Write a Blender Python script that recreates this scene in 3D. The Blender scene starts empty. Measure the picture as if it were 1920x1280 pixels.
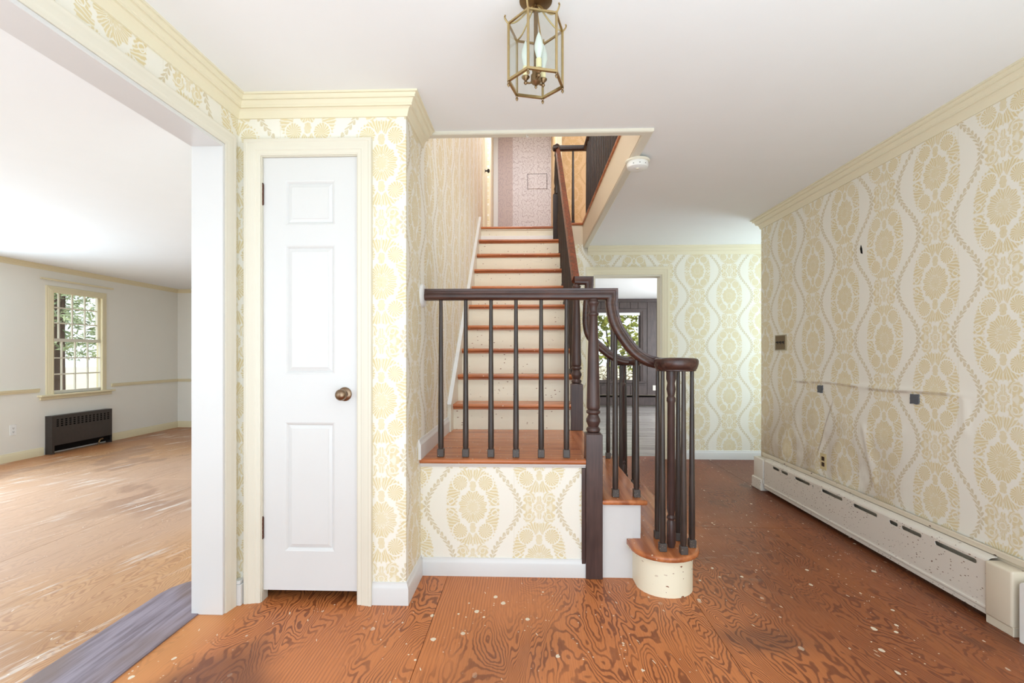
import bpy, bmesh, math, random
from mathutils import Vector, Matrix
PI = math.pi
R = math.radians
SC = bpy.context.scene
COL = SC.collection

# ------------------------------------------------------------------ camera, world, light, exposure
H_EYE = 1.175
cam_d = bpy.data.cameras.new('camera'); cam = bpy.data.objects.new('camera', cam_d); COL.objects.link(cam)
cam.location = (0, 0, H_EYE); cam.rotation_euler = (R(90), 0, 0.0333)
cam_d.sensor_width = 36; cam_d.lens = 900 / 1920 * 36; cam_d.shift_y = 23.8 / 1920
cam_d.clip_start = 0.05; cam_d.clip_end = 200
SC.camera = cam
world = bpy.data.worlds.new('world'); SC.world = world; world.use_nodes = True
wn = world.node_tree.nodes; wl = world.node_tree.links
wbg = wn['Background']; wbg.inputs['Strength'].default_value = 1.7
wbg.inputs['Color'].default_value = (0.86, 0.93, 1.0, 1)
SC.view_settings.view_transform = 'Standard'; SC.view_settings.look = 'None'
SC.view_settings.gamma = 1.0; SC.view_settings.use_curve_mapping = False
SC.view_settings.exposure = 0.33

def area(name, loc, rot, sx, sy, watts, col=(1, 1, 1)):
    d = bpy.data.lights.new(name, 'AREA'); d.shape = 'RECTANGLE'; d.size = sx; d.size_y = sy
    d.energy = watts; d.color = col
    o = bpy.data.objects.new(name, d); COL.objects.link(o); o.location = loc; o.rotation_euler = rot
    return o
DAY = (0.65, 0.85, 1.0)
# daylight at front (behind the camera), den and upstairs openings, plus added fill lamps
area('daylight_front_door', (0.35, -1.55, 1.25), (R(90), 0, 0), 3.2, 2.1, 33, DAY)
area('daylight_dining_front_window', (-3.6, -1.55, 1.35), (R(90), 0, 0), 2.6, 1.7, 17, DAY)
area('fill_dining_side', (-5.58, 3.3, 1.4), (R(90), 0, R(-90)), 1.8, 1.4, 88, DAY)  # added fill for the far left room; no window stands here
area('daylight_den_side_window', (4.4, 8.2, 1.35), (R(90), 0, R(90)), 3.0, 1.7, 155, (0.86, 0.93, 1.0))
area('daylight_upstairs_window', (2.25, 4.2, 4.3), (R(90), 0, R(90)), 2.0, 1.3, 26, (0.9, 0.95, 1.0))
area('fill_upstairs_front', (0.0, 1.9, 4.75), (R(38), 0, 0), 1.6, 0.9, 64, (0.8, 0.91, 1.0))  # added fill for the stair risers; the front wall has no window
area('fill_upstairs_hall', (-0.1, 6.6, 4.85), (0, 0, 0), 0.5, 0.5, 17, (0.85, 0.92, 1.0))  # added lamp under the upstairs ceiling, brightens the hall
area('fill_side_passage', (3.5, 4.9, 1.4), (R(90), 0, R(90)), 0.8, 1.6, 20, DAY)  # added fill for the passage; the wall beside it is solid
# added fill lamps facing up, bounced off the ceilings from behind the camera
area('bounce_fill_hall', (0.5, -0.45, 0.3), (R(180), 0, 0), 2.6, 1.8, 60, DAY)
area('bounce_fill_dining', (-3.6, -0.4, 0.3), (R(180), 0, 0), 2.6, 1.9, 26, DAY)
sun_d = bpy.data.lights.new('sun', 'SUN'); sun_d.energy = 2.6; sun_d.angle = R(0.6); sun_d.color = (1, 0.95, 0.86)
sun = bpy.data.objects.new('sun', sun_d); COL.objects.link(sun); sun.rotation_euler = (R(-8), R(30), 0); sun.location = (0, 0, 12)

# ------------------------------------------------------------------ measures (metres)
CEIL = 2.385; XR = 2.083; YRE = 4.361; YB = 5.44; XL = -1.378; XS = -0.573; YC = 2.2386
YP = 2.545; ZL = 0.6225; YO = 2.605; XO = 0.675; ZU = 2.655; YF = -1.6
XDW = -5.642; YDW = 7.55; DCEIL = 2.215; YJ = 2.133; XJ = -1.513; ZH = 2.128
RISE = 0.2056; RUN = 0.2313
YN = 3.53   # plane of the rear newel

# ------------------------------------------------------------------ node expression helper
class G:
    def __init__(s, name):
        s.mat = bpy.data.materials.new(name); s.mat.use_nodes = True
        s.nt = s.mat.node_tree; s.n = s.nt.nodes; s.bsdf = s.n['Principled BSDF']
    def link(s, a, b): s.nt.links.new(a, b)
    def put(s, sock, v):
        if isinstance(v, X): s.link(v.s, sock)
        elif hasattr(v, 'is_output'): s.link(v, sock)
        else: sock.default_value = v
    def m(s, op, a, b=None, c=None):
        nd = s.n.new('ShaderNodeMath'); nd.operation = op
        for i, v in enumerate((a, b, c)):
            if v is not None: s.put(nd.inputs[i], v)
        return X(s, nd.outputs[0])
    def pos(s):
        if not hasattr(s, '_p'):
            g = s.n.new('ShaderNodeNewGeometry'); sp = s.n.new('ShaderNodeSeparateXYZ')
            s.link(g.outputs['Position'], sp.inputs[0]); s._pv = g.outputs['Position']
            s._p = tuple(X(s, sp.outputs[i]) for i in range(3))
        return s._p
    def obj(s):
        if not hasattr(s, '_o'):
            g = s.n.new('ShaderNodeTexCoord'); sp = s.n.new('ShaderNodeSeparateXYZ')
            s.link(g.outputs['Object'], sp.inputs[0]); s._o = tuple(X(s, sp.outputs[i]) for i in range(3))
        return s._o
    def rnd(s):
        return X(s, s.n.new('ShaderNodeObjectInfo').outputs['Random'])
    def vec(s, a, b, c):
        nd = s.n.new('ShaderNodeCombineXYZ')
        for i, v in enumerate((a, b, c)): s.put(nd.inputs[i], v)
        return nd.outputs[0]
    def noise(s, v, scale=1.0, detail=2.0, rough=0.5, dist=0.0):
        nd = s.n.new('ShaderNodeTexNoise'); s.link(v, nd.inputs['Vector'])
        nd.inputs['Scale'].default_value = scale; nd.inputs['Detail'].default_value = detail
        nd.inputs['Roughness'].default_value = rough; nd.inputs['Distortion'].default_value = dist
        return X(s, nd.outputs[0])
    def voro(s, v, scale=1.0, feature='F1', rand=1.0):
        nd = s.n.new('ShaderNodeTexVoronoi'); nd.feature = feature; s.link(v, nd.inputs['Vector'])
        nd.inputs['Scale'].default_value = scale; nd.inputs['Randomness'].default_value = rand
        return X(s, nd.outputs['Distance']), (nd.outputs['Color'] if 'Color' in nd.outputs else None)
    def red(s, colsock):
        sp = s.n.new('ShaderNodeSeparateColor'); s.link(colsock, sp.inputs[0]); return X(s, sp.outputs[0])
    def ss(s, v, a, b):
        nd = s.n.new('ShaderNodeMapRange'); nd.interpolation_type = 'SMOOTHSTEP'
        s.put(nd.inputs[0], v); s.put(nd.inputs[1], a); s.put(nd.inputs[2], b)
        return X(s, nd.outputs[0])
    def mix(s, f, a, b):
        nd = s.n.new('ShaderNodeMix'); nd.data_type = 'RGBA'
        s.put(nd.inputs[0], f)
        for sock, v in ((nd.inputs[6], a), (nd.inputs[7], b)):
            if isinstance(v, tuple): sock.default_value = (*v[:3], 1)
            else: s.link(v, sock)
        return nd.outputs[2]
    def out(s, col, rough=0.5, bump=None, bstr=0.2, bdist=0.003, spec=0.5, metal=0.0, coat=0.0):
        b = s.bsdf
        if isinstance(col, tuple): b.inputs['Base Color'].default_value = (*col[:3], 1)
        else: s.link(col, b.inputs['Base Color'])
        s.put(b.inputs['Roughness'], rough); b.inputs['Metallic'].default_value = metal
        b.inputs['Specular IOR Level'].default_value = spec; b.inputs['Coat Weight'].default_value = coat
        if bump is not None:
            nd = s.n.new('ShaderNodeBump'); nd.inputs['Strength'].default_value = bstr; nd.inputs['Distance'].default_value = bdist
            s.put(nd.inputs['Height'], bump); s.link(nd.outputs[0], b.inputs['Normal'])
        return s.mat
class X:
    def __init__(s, g, sock): s.g, s.s = g, sock
    def _b(op):
        def f(s, o): return s.g.m(op, s, o)
        return f
    def _r(op):
        def f(s, o): return s.g.m(op, o, s)
        return f
    __add__ = _b('ADD'); __radd__ = _r('ADD'); __sub__ = _b('SUBTRACT'); __rsub__ = _r('SUBTRACT')
    __mul__ = _b('MULTIPLY'); __rmul__ = _r('MULTIPLY'); __truediv__ = _b('DIVIDE'); __rtruediv__ = _r('DIVIDE')
    __pow__ = _b('POWER'); lt = _b('LESS_THAN'); gt = _b('GREATER_THAN')
    def min(s, o): return s.g.m('MINIMUM', s, o)
    def max(s, o): return s.g.m('MAXIMUM', s, o)
    def atan2(s, o): return s.g.m('ARCTAN2', s, o)
    def abs(s): return s.g.m('ABSOLUTE', s)
    def floor(s): return s.g.m('FLOOR', s)
    def fract(s): return s.g.m('FRACT', s)
    def sin(s): return s.g.m('SINE', s)
    def cos(s): return s.g.m('COSINE', s)
    def sqrt(s): return s.g.m('SQRT', s)
    def inv(s): return s.g.m('SUBTRACT', 1.0, s)
def hyp(a, b): return (a * a + b * b).sqrt()
def lin(r, g, b):
    f = lambda c: c / 12.92 if c <= 0.04045 else ((c + 0.055) / 1.055) ** 2.4
    return (f(r / 255), f(g / 255), f(b / 255))

# ------------------------------------------------------------------ materials
def wallpaper(name, axis, u0, z0, ground, gold, gold2, stain=0.0):
    """Damask: half-drop ovals with a centre flower, spiral rosettes and fans, flower clusters between, leafy ogee garlands."""
    g = G(name); x, y, z = g.pos(); c = x if axis == 'X' else y
    pv = g._pv
    wob = g.noise(pv, 60, 1, 0.5) - 0.5
    wob2 = g.noise(pv, 34, 1, 0.5) - 0.5
    u = (c - u0) / 0.352
    k = (u + 0.5).floor(); lx = (u - k) * 7.25
    v = (z - z0) / 0.56 + (k * 0.5).fract()
    ly = (v - (v + 0.5).floor()) * 11.55
    a = (lx.abs() + wob * 0.16).max(0.0); b = (ly.abs() + wob2 * 0.16).max(0.0)
    th = b.atan2(a)
    e = (a / 2.95) ** 2.5 + (b / 4.25) ** 2.5 + (th * 30.0).sin().abs() * 0.12
    oval = g.ss(e, 1.04, 0.98)
    inner = g.ss((a / 1.95) ** 1.55 + (b / 3.2) ** 1.55 + (th * 14.0).sin().abs() * 0.16, 1.10, 1.00)
    fr = ((a / 1.5) ** 2 + (b / 1.72) ** 2).sqrt() + (th * 12.0).cos() * 0.07
    flower = g.ss(fr, 1.02, 0.97)
    fring = g.ss((fr - 0.42).abs(), 0.05, 0.02) * 0.6
    pine = g.ss((a / 0.34) ** 2 + ((b - 2.3) / 0.6) ** 2 + (b * 16.0).sin() * 0.2, 1.1, 0.9)
    dx = a - 1.33; dy = b - 2.62; rr = hyp(dx, dy); t2 = dy.atan2(dx)
    ring = g.ss((rr - 0.86 - t2.cos() * 0.05).abs(), 0.09, 0.05) * g.ss((t2 + 0.7).sin(), -0.75, -0.35)
    ros = g.ss(rr + (t2 * 5.5).cos().abs() * 0.10, 0.80, 0.74)
    spiral = g.ss(((rr - 0.27) - t2 * 0.03).abs(), 0.055, 0.025)
    sx_ = a - 2.42; sy_ = b - 0.66; rs = hyp(sx_, sy_)
    scroll = g.ss((rs - 0.33).abs(), 0.07, 0.03)
    waist = g.ss(b, 0.16, 0.08) * g.ss(a, 1.75, 1.9)
    M = oval * inner.inv()
    M = M * ring.inv() * scroll.inv() * waist.inv()
    M = M.max(ros * spiral.inv() * oval)
    M = M.max(flower * fring.inv()).max(pine)
    # clusters between the ovals
    by = 5.775 - b
    j0 = g.ss(hyp(a, by) + (by.atan2(a) * 8.0).cos() * 0.06, 0.66, 0.58)
    d1 = a - 1.05; d2 = by - 1.02
    j1 = g.ss(hyp(d1, d2) + (d2.atan2(d1) * 9.0).cos() * 0.06, 0.70, 0.62)
    j2 = g.ss(hyp(a - 1.3, by * 1.5) + (by * 14.0).sin() * 0.05, 0.62, 0.52)
    j3 = g.ss(hyp((a - 0.05) * 1.7, by - 0.9), 0.42, 0.32)
    J = j0.max(j1).max(j2).max(j3)
    jr = g.ss((hyp(d1, d2) - 0.3).abs(), 0.06, 0.03).max(g.ss((hyp(a, by) - 0.3).abs(), 0.06, 0.03))
    J = J * (1.0 - jr * 0.8) * (1.0 - oval)
    # garland
    gx = (ly * (PI / 5.775)).cos() * 1.5 + 3.62
    d = (lx.abs() - gx); da = d.abs()
    f = (ly.abs() * 2.1 + da * 1.7).fract()
    wdt = (f * PI).sin() * 0.36
    leaf = g.ss(da - wdt * 0.98, 0.05, -0.02) * g.ss((f - 0.12), 0.0, 0.05) * g.ss(b, 2.2, 2.5)
    leafline = g.ss(da, 0.05, 0.02) * 0.5
    Lf = leaf * leafline.inv() * (1.0 - oval)
    # engraved line work inside the gold
    fan = (a.atan2(b - 2.0) * 44.0).sin()
    fl = (th * 38.0 + fr * 5.0).sin()
    rl = (t2 * 16.0 + rr * 9.0).sin()
    useros = g.ss(rr, 0.9, 0.8)
    ln = fl * flower + fan * (1.0 - flower) * (1.0 - useros) + rl * useros * (1.0 - flower)
    lines = g.ss(ln + (wob + wob2) * 0.8, 0.0, 0.7) * 0.72
    jl = g.ss((by.atan2(a) * 20.0 + hyp(d1, d2) * 14.0).sin(), 0.0, 0.6) * 0.7
    mott = g.noise(g._pv, 7, 2)
    col = g.mix(M * lines.inv() * (mott * 0.5 + 0.7).min(1.0), ground, gold)
    col = g.mix(J * jl.inv() * 0.85, col, gold)
    col = g.mix(Lf * 0.72, col, gold2)
    # faint strippable joints every second repeat
    seam = g.ss(((u - 0.62) * 0.5).fract(), 0.004, 0.0015)
    col = g.mix(seam * 0.35, col, gold2)
    if stain:
        sn = g.noise(g.vec(x * 2.0, y * 2.0, z * 1.3), 1.6, 4, 0.6)
        low = g.ss(z, 0.95, 0.3) * g.ss(y, 2.5, 3.2) * g.ss(sn, 0.36, 0.62)
        col = g.mix(low * stain, col, lin(150, 118, 84))
        crease = g.ss((z - 0.968 + (y * 7.0).sin() * 0.006).abs(), 0.013, 0.002) * g.ss(y, 2.30, 2.5) * g.ss(y, 3.86, 3.75) * g.ss(g.noise(g.vec(y * 9.0, z, 0.0), 1.0, 2), 0.3, 0.6)  # dirt line that also paints in the shade of the crease
        col = g.mix(crease * 0.5, col, lin(150, 116, 84))
        tear = g.ss((y - 3.35 + (z - 0.80) * 0.45 - 0.024).abs(), 0.012, 0.003) * g.ss(z, 0.42, 0.5) * g.ss(z, 0.88, 0.8)  # brown line beside the diagonal ripple, dirt and painted shade together
        col = g.mix(tear * 0.45, col, lin(150, 118, 88))
    fib = g.noise(g.vec(x * 90.0, y * 90.0, z * 14.0), 1.0, 2)
    return g.out(col, 0.62, M * 0.5 + fib * 0.5, 0.06, 0.002, 0.3)
GR = lin(244, 239, 228); GO = lin(227, 210, 166); G2 = lin(209, 192, 154)
M_wall_right = wallpaper('wallpaper_right', 'Y', 2.176, 1.821, GR, GO, G2, 0.5)
M_wall_back = wallpaper('wallpaper_back', 'X', 1.895, 2.105, GR, GO, G2)
M_wall_panel = wallpaper('wallpaper_panel', 'X', -0.293, 0.363, GR, GO, G2)
M_wall_closet = wallpaper('wallpaper_closet', 'X', -0.69, 2.076, GR, GO, G2)
M_wall_left = wallpaper('wallpaper_left', 'Y', 1.55, 2.30, GR, GO, G2)
M_wall_stair = wallpaper('wallpaper_stair', 'Y', 2.42, 1.9, GR, GO, G2)
M_wall_up = wallpaper('wallpaper_upper', 'X', 0.62, 3.4, lin(222, 192, 150), lin(206, 170, 120), lin(196, 160, 112))

def lilac_paper():
    g = G('wallpaper_lilac'); x, y, z = g.pos()
    v = g.vec(x, z * 1.0, 0.0)
    w = g.noise(v, 9, 1.5, 0.5)
    u = (x / 0.26); k = (u + 0.5).floor(); lx = (u - k).abs() * 2.0; q = ((z / 0.36) + (k * 0.5).fract()); ly = (q - (q + 0.5).floor()).abs() * 2.0
    r = hyp(lx, ly * 0.95) + (w - 0.5) * 0.35; t = ly.atan2(lx + 0.001)
    l1 = g.ss((r * 7.5 + (t * 6.0).sin() * 1.5).sin().abs(), 0.34, 0.16)
    l2 = g.ss((w * 26.0).sin().abs(), 0.34, 0.14)
    strip = x.lt(-0.255)
    base = g.mix(strip, lin(222, 216, 220), lin(198, 182, 180))
    return g.out(g.mix(l1.max(l2 * 0.7) * 0.75, base, lin(172, 156, 162)), 0.6)
M_lilac = lilac_paper()

def paint(name, c, rough=0.4, speck=0.0, yellow=0.0, spec=0.5, chip=lin(120, 70, 45), sscale=26):
    g = G(name); x, y, z = g.pos(); pv = g._pv
    n = g.noise(pv, 5, 3); col = g.mix(n * 0.16, c, tuple(q * 0.84 for q in c))
    if speck:
        d1, cl = g.voro(g.vec(x * 0.8, y * 0.8, z * 1.7), sscale)
        r = g.red(cl); pn = g.noise(pv, 3.0, 2); jag = g.noise(pv, 90, 2)
        m = (d1 + (jag - 0.5) * 0.35).lt(0.17) * r.gt(1.0 - speck) * g.ss(pn, 0.36, 0.52)
        sc = g.ss(g.noise(g.vec(x * 8.0, y * 8.0, z * 40.0), 3.0, 4, 0.7), 0.66, 0.72) * 0.35
        col = g.mix(sc, col, tuple(q * 0.72 for q in c)); col = g.mix(m, col, chip)
    b = g.noise(g.vec(x * 70.0, y * 70.0, z * 16.0), 1.0, 2)
    return g.out(col, rough, b, 0.05, 0.002, spec)
M_trim = paint('trim_cream_white', lin(230, 223, 207), 0.38)
M_crown = paint('crown_cream', lin(240, 230, 203), 0.45)
M_white = paint('white_gloss', lin(224, 222, 221), 0.3)
M_ceil = paint('ceiling_white', lin(248, 248, 248), 0.85, spec=0.2)
M_dwall = paint('dining_wall_cream', lin(243, 238, 228), 0.75, spec=0.2)
M_dtrim = paint('dining_trim_yellowed', lin(236, 222, 186), 0.45)
M_riser = paint('riser_cream_chipped', lin(242, 233, 212), 0.4, 0.35, chip=lin(140, 90, 60), sscale=34)
M_bull = paint('bullnose_cream_chipped', lin(248, 240, 216), 0.42, 0.6, chip=lin(140, 85, 55), sscale=26)
M_heater = paint('heater_chipped_enamel', lin(230, 222, 211), 0.38, 0.4, chip=lin(120, 88, 66), sscale=50)
M_heatcap = paint('heater_cap_enamel', lin(226, 213, 192), 0.33, 0.08, chip=lin(80, 55, 42))
M_plastic = paint('white_plastic', lin(246, 245, 242), 0.3)
M_bone = paint('outlet_ivory', lin(238, 231, 214), 0.35)
M_upceil = paint('upper_ceiling', lin(236, 230, 220), 0.8)
M_rough_cream = paint('fascia_cream', lin(232, 214, 190), 0.5)

def simple(name, c, rough=0.5, metal=0.0, spec=0.5, coat=0.0, var=0.25, scale=20):
    g = G(name); g.pos(); n = g.noise(g._pv, scale, 4)
    return g.out(g.mix(n * var * 2, c, tuple(q * (1 - var) for q in c)), rough, None, metal=metal, spec=spec, coat=coat)
def darkwood(name, base, hi, rough=0.3, axis='Z'):
    g = G(name); x, y, z = g.pos(); s = {'X': (5, 60, 60), 'Y': (60, 5, 60), 'Z': (60, 60, 5)}[axis]
    n = g.noise(g.vec(x * s[0], y * s[1], z * s[2]), 1.0, 3)
    n2 = g.noise(g._pv, 7, 2)
    c = g.mix(g.ss(n, 0.3, 0.75) * 0.8, base, hi); c = g.mix(g.ss(n2, 0.45, 0.8) * 0.5, c, tuple(q * 0.6 for q in base))
    return g.out(c, rough, n, 0.05, 0.001, 0.5)
M_rail = darkwood('rail_mahogany_stain', lin(58, 36, 31), lin(88, 54, 44), 0.26, 'X')
M_newel = darkwood('newel_dark_stain', lin(66, 46, 43), lin(88, 64, 58), 0.36)
M_balu = darkwood('baluster_dark_stain', lin(52, 42, 38), lin(76, 62, 56), 0.33)
M_foot = paint('baluster_foot_worn', lin(78, 70, 66), 0.45, 0.5, chip=lin(214, 190, 160), sscale=110)
M_redrail = darkwood('flight_rail_lit_red', lin(84, 42, 28), lin(150, 74, 44), 0.3, 'Y')  # redder copy of the rail wood, orange light painted into its colour
M_dkbalu = darkwood('upper_baluster_dark', lin(42, 27, 23), lin(60, 40, 34), 0.35)

def plywood(name, light, dark, worn, wornamt, speckamt, axis='Y', stain=(0.1, 0.05, 0.04)):
    g = G(name); x, y, z = g.pos(); r = g.rnd()
    if axis == 'X': p, q = y, x
    else: p, q = x, y
    o = r * 37.0
    wide = g.noise(g.vec(p * 1.1 + o, q * 0.35, o), 1.0, 1)
    nn = g.noise(g.vec(p * 4.6 + o, q * 1.25 + o, o), 1.0, 2.2, 0.42, 0.6)
    fine = g.noise(g.vec(p * 24.0, q * 9.0, o), 1.0, 2) - 0.5; jag = g.noise(g.vec(p * 15.0, q * 9.0, o + 3.0), 1.0, 2) - 0.5
    s = ((nn + fine * 0.03 + jag * 0.075 + p * 0.55) * (2 * PI * 36.0)).sin()
    s2 = ((p + (nn - 0.5) * 0.05 + fine * 0.004) * (2 * PI * 75.0)).sin()
    flat = g.ss(wide, 0.56, 0.62)
    gr = g.ss(s, -0.1, 0.85) * flat.inv() + g.ss(s2, -0.3, 0.9) * 0.45 * flat
    fib = g.noise(g.vec(p * 260.0, q * 9.0, o), 1.0, 2)
    tone = g.noise(g.vec(x * 1.3, y * 0.9, 3.0), 1.0, 3)
    c = g.mix(gr * 0.78 * g.ss(g.noise(g._pv, 2.5, 2), 0.22, 0.55), light, dark)
    c = g.mix((fib - 0.35) * 0.5, c, dark)
    c = g.mix(g.ss(tone, 0.5, 0.75) * 0.35, c, tuple(q_ * 0.6 for q_ in dark))
    return g, c, x, y, p, q, fib, tone
def specks(g, c, x, y, amt, col=lin(236, 222, 200)):
    jag = g.noise(g._pv, 55, 2) - 0.5
    area_ = g.noise(g.vec(x * 1.6, y * 1.6, 7.0), 1.0, 2)
    d1, cl = g.voro(g.vec(x * 1.35, y, 0.0), 19); r1 = g.red(cl)
    m1 = (d1 + jag * 0.3).lt((r1 - (1.0 - amt)) * 1.5) * r1.gt(1.0 - amt) * g.ss(area_, 0.40, 0.56)
    d2, cl2 = g.voro(g.vec(x, y, 1.0), 75); r2 = g.red(cl2)
    m2 = (d2 + jag * 0.3).lt(r2 * 0.30 - 0.05) * r2.gt(1.0 - amt * 0.5) * g.ss(area_, 0.42, 0.56) * g.ss(g.noise(g._pv, 6.0, 1), 0.45, 0.6)
    d3, cl3 = g.voro(g.vec(x * 5.0 + y * 2.0, y * 1.0 - x * 0.4, 2.0), 9); r3 = g.red(cl3)
    m3 = (d3 + jag * 0.2).lt(0.10) * r3.gt(1.0 - amt * 0.7)
    return g.mix(m1.max(m2).max(m3) * 0.92, c, col)
def foyer_floor():
    g, c, x, y, p, q, fib, tone = plywood('plywood_foyer', lin(205, 124, 70), lin(112, 56, 32), None, 0, 0)
    # redder and darker stain left on the passage side, worn orange in front of the closet
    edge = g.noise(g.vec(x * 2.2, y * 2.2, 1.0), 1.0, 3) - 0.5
    pas = g.ss(x + edge * 0.7, 0.75, 1.35)
    c = g.mix(pas * 0.55, c, lin(104, 46, 26))
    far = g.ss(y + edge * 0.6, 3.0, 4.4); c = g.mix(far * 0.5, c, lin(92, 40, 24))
    stripe = g.ss((x - 1.66).abs(), 0.05, 0.02) * g.ss(y, 3.5, 3.3); c = g.mix(stripe * 0.55, c, lin(160, 92, 48))
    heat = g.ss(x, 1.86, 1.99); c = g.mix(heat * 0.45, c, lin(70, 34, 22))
    # dark spill by the opening
    sp = hyp((x + 1.12) * 1.5, (y - 1.55) * 1.05) + edge * 0.55
    c = g.mix(g.ss(sp, 0.42, 0.18) * 0.62, c, lin(70, 36, 34))
    sp2 = hyp((x - 0.98) * 0.9, (y - 2.02) * 1.6) + edge * 0.35
    c = g.mix(g.ss(sp2, 0.22, 0.05) * 0.5, c, lin(66, 44, 42))
    sp3 = g.ss(g.noise(g.vec(x * 3.2, y * 2.2, 9.0), 1.0, 3), 0.62, 0.74) * g.ss(x, 0.8, 1.2)
    c = g.mix(sp3 * 0.6, c, lin(60, 36, 32))
    # orange rub beside the opening
    rub = g.ss(x, -1.22, -1.42); c = g.mix(rub * 0.6, c, lin(222, 152, 88))
    # dusty scuffing in the middle of the passage
    sc = g.ss(g.noise(g.vec(x * 6.0 + y * 3.0, y * 14.0, 5.0), 1.0, 4, 0.65), 0.56, 0.72) * g.ss(hyp(x - 1.15, (y - 3.0) * 0.8), 0.75, 0.2)
    c = g.mix(sc * 0.45, c, lin(170, 140, 120))
    c = specks(g, c, x, y, 0.19)
    return g.out(c, g.ss(fib, 0.0, 1.0) * 0.2 + 0.34, fib, 0.12, 0.002, 0.45)
M_floor = foyer_floor()
def dining_floor():
    g, c, x, y, p, q, fib, tone = plywood('plywood_dining', lin(206, 156, 110), lin(172, 118, 78), None, 0, 0)
    e = g.noise(g.vec(x * 1.0, y * 1.0, 4.0), 1.0, 4) - 0.5
    worn = g.ss(hyp((x + 3.6) * 0.55, (y - 3.6) * 0.5) + e * 0.9, 1.3, 0.5)
    c = g.mix(worn * 0.6, c, lin(206, 172, 152))
    far = g.ss(y + e * 1.2, 5.4, 6.8); c = g.mix(far * 0.6, c, lin(168, 112, 78))
    left = g.ss(x + e * 0.5, -5.0, -5.5); c = g.mix(left * 0.6, c, lin(176, 106, 58))
    st = g.ss(g.noise(g.vec(x * 1.7, y * 0.8 + x * 0.2, 8.0), 1.0, 3, 0.55), 0.54, 0.585); c = g.mix(st * 0.5 * g.ss(y, 3.0, 3.8), c, lin(150, 112, 92))
    sx = g.noise(g.vec(x * 16.0 - y * 4.0, y * 2.0, 2.0), 1.0, 4, 0.7)
    dk = g.noise(g.vec(x * 22.0, y * 1.6, 6.0), 1.0, 4, 0.65); c = g.mix(g.ss(dk, 0.52, 0.72) * 0.4, c, lin(150, 104, 74))
    c = g.mix(g.ss(sx, 0.54, 0.66) * g.ss(e, -0.12, 0.2) * 0.8, c, lin(240, 232, 224))
    warm = g.ss(x, -2.4, -1.7) * g.ss(y, 2.2, 3.2); c = g.mix(warm * 0.5, c, lin(218, 156, 88))
    c = specks(g, c, x, y, 0.06, lin(244, 236, 224))
    return g.out(c, 0.42, fib, 0.1, 0.002, 0.45)
M_dfloor = dining_floor()
def thr_mat():
    g = G('threshold_weathered_oak'); x, y, z = g.pos()
    n = g.noise(g.vec(x * 34.0, y * 2.2, 0.0), 1.0, 4, 0.65); n2 = g.noise(g.vec(x * 5.0, y * 2.0, 1.0), 1.0, 2)
    c = g.mix(g.ss(n, 0.35, 0.7), lin(158, 145, 158), lin(112, 98, 108)); c = g.mix(g.ss(n2, 0.46, 0.7) * 0.7, c, lin(126, 102, 90))
    return g.out(c, 0.4, n, 0.15, 0.002)
M_thr = thr_mat()
def tread_mat(name, light, dark, axis):
    g = G(name); x, y, z = g.pos(); r = g.rnd() * 20.0
    p, q = (y, x) if axis == 'X' else (x, y)
    n = g.noise(g.vec(p * 26.0 + r, q * 1.5, z * 26.0), 1.0, 3, 0.55); n2 = g.noise(g._pv, 4, 2); f = g.noise(g.vec(p * 180.0, q * 6.0, z * 180.0), 1.0, 2)
    c = g.mix(g.ss(n, 0.32, 0.72), light, dark); c = g.mix(g.ss(n2, 0.45, 0.7) * 0.4, c, tuple(v * 0.8 for v in light))
    d, cl = g.voro(g._pv, 55); rr = g.red(cl)
    c = g.mix((d.lt(0.22) * rr.gt(0.93)) * 0.8, c, lin(232, 205, 176))
    return g.out(c, 0.27, f, 0.06, 0.001, 0.5)
M_tread = tread_mat('tread_orange_oak', lin(206, 126, 76), lin(160, 86, 48), 'X')
M_treadY = tread_mat('tread_orange_oak_cross', lin(202, 124, 76), lin(154, 84, 48), 'Y')
def den_floor():
    g = G('den_grey_boards'); x, y, z = g.pos(); r = g.rnd()
    n = g.noise(g.vec(x * 2.0 + r * 30.0, y * 40.0, 0.0), 1.0, 3)
    c = g.mix(g.ss(n, 0.3, 0.7), lin(160, 154, 148), lin(116, 108, 104)); c = g.mix(r * 0.4, c, lin(184, 178, 172))
    return g.out(c, 0.22, n, 0.05, 0.001)
M_dfl = den_floor()
M_panel = darkwood('den_dark_panelling', lin(62, 50, 48), lin(82, 68, 64), 0.42)
M_brass = simple('aged_brass', lin(202, 178, 130), 0.32, 1.0, var=0.35, scale=60)
M_brassdk = simple('tarnished_brass', lin(152, 126, 94), 0.4, 1.0, var=0.4, scale=60)
M_knob = simple('brown_patina_brass', lin(150, 126, 104), 0.3, 1.0, var=0.4, scale=90)
M_hinge = simple('hinge_bronze', lin(106, 72, 58), 0.4, 0.7, var=0.3, scale=80)
M_dark = simple('dark_void', lin(24, 20, 18), 0.9, spec=0.1)
M_rad = simple('radiator_dark_brown', lin(74, 66, 62), 0.45, 0.3, var=0.35, scale=30)
M_rust = simple('rust_dark', lin(70, 44, 28), 0.8, var=0.5, scale=30)
M_switch = simple('switch_plate_bronze', lin(120, 98, 70), 0.4, 0.6, var=0.3, scale=40)
M_silver = simple('silvered_edge', lin(196, 186, 164), 0.3, 1.0)
M_black = simple('black_plastic', lin(34, 30, 28), 0.5)
M_greypatch = simple('grey_tape', lin(112, 116, 124), 0.6, var=0.6, scale=200)
M_sleeve = paint('candle_sleeve', lin(240, 226, 178), 0.5)
M_bulb = paint('frosted_bulb', lin(226, 228, 222), 0.2)
M_bark = simple('bark', lin(86, 70, 62), 0.9, var=0.5, scale=12, spec=0.1)
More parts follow.
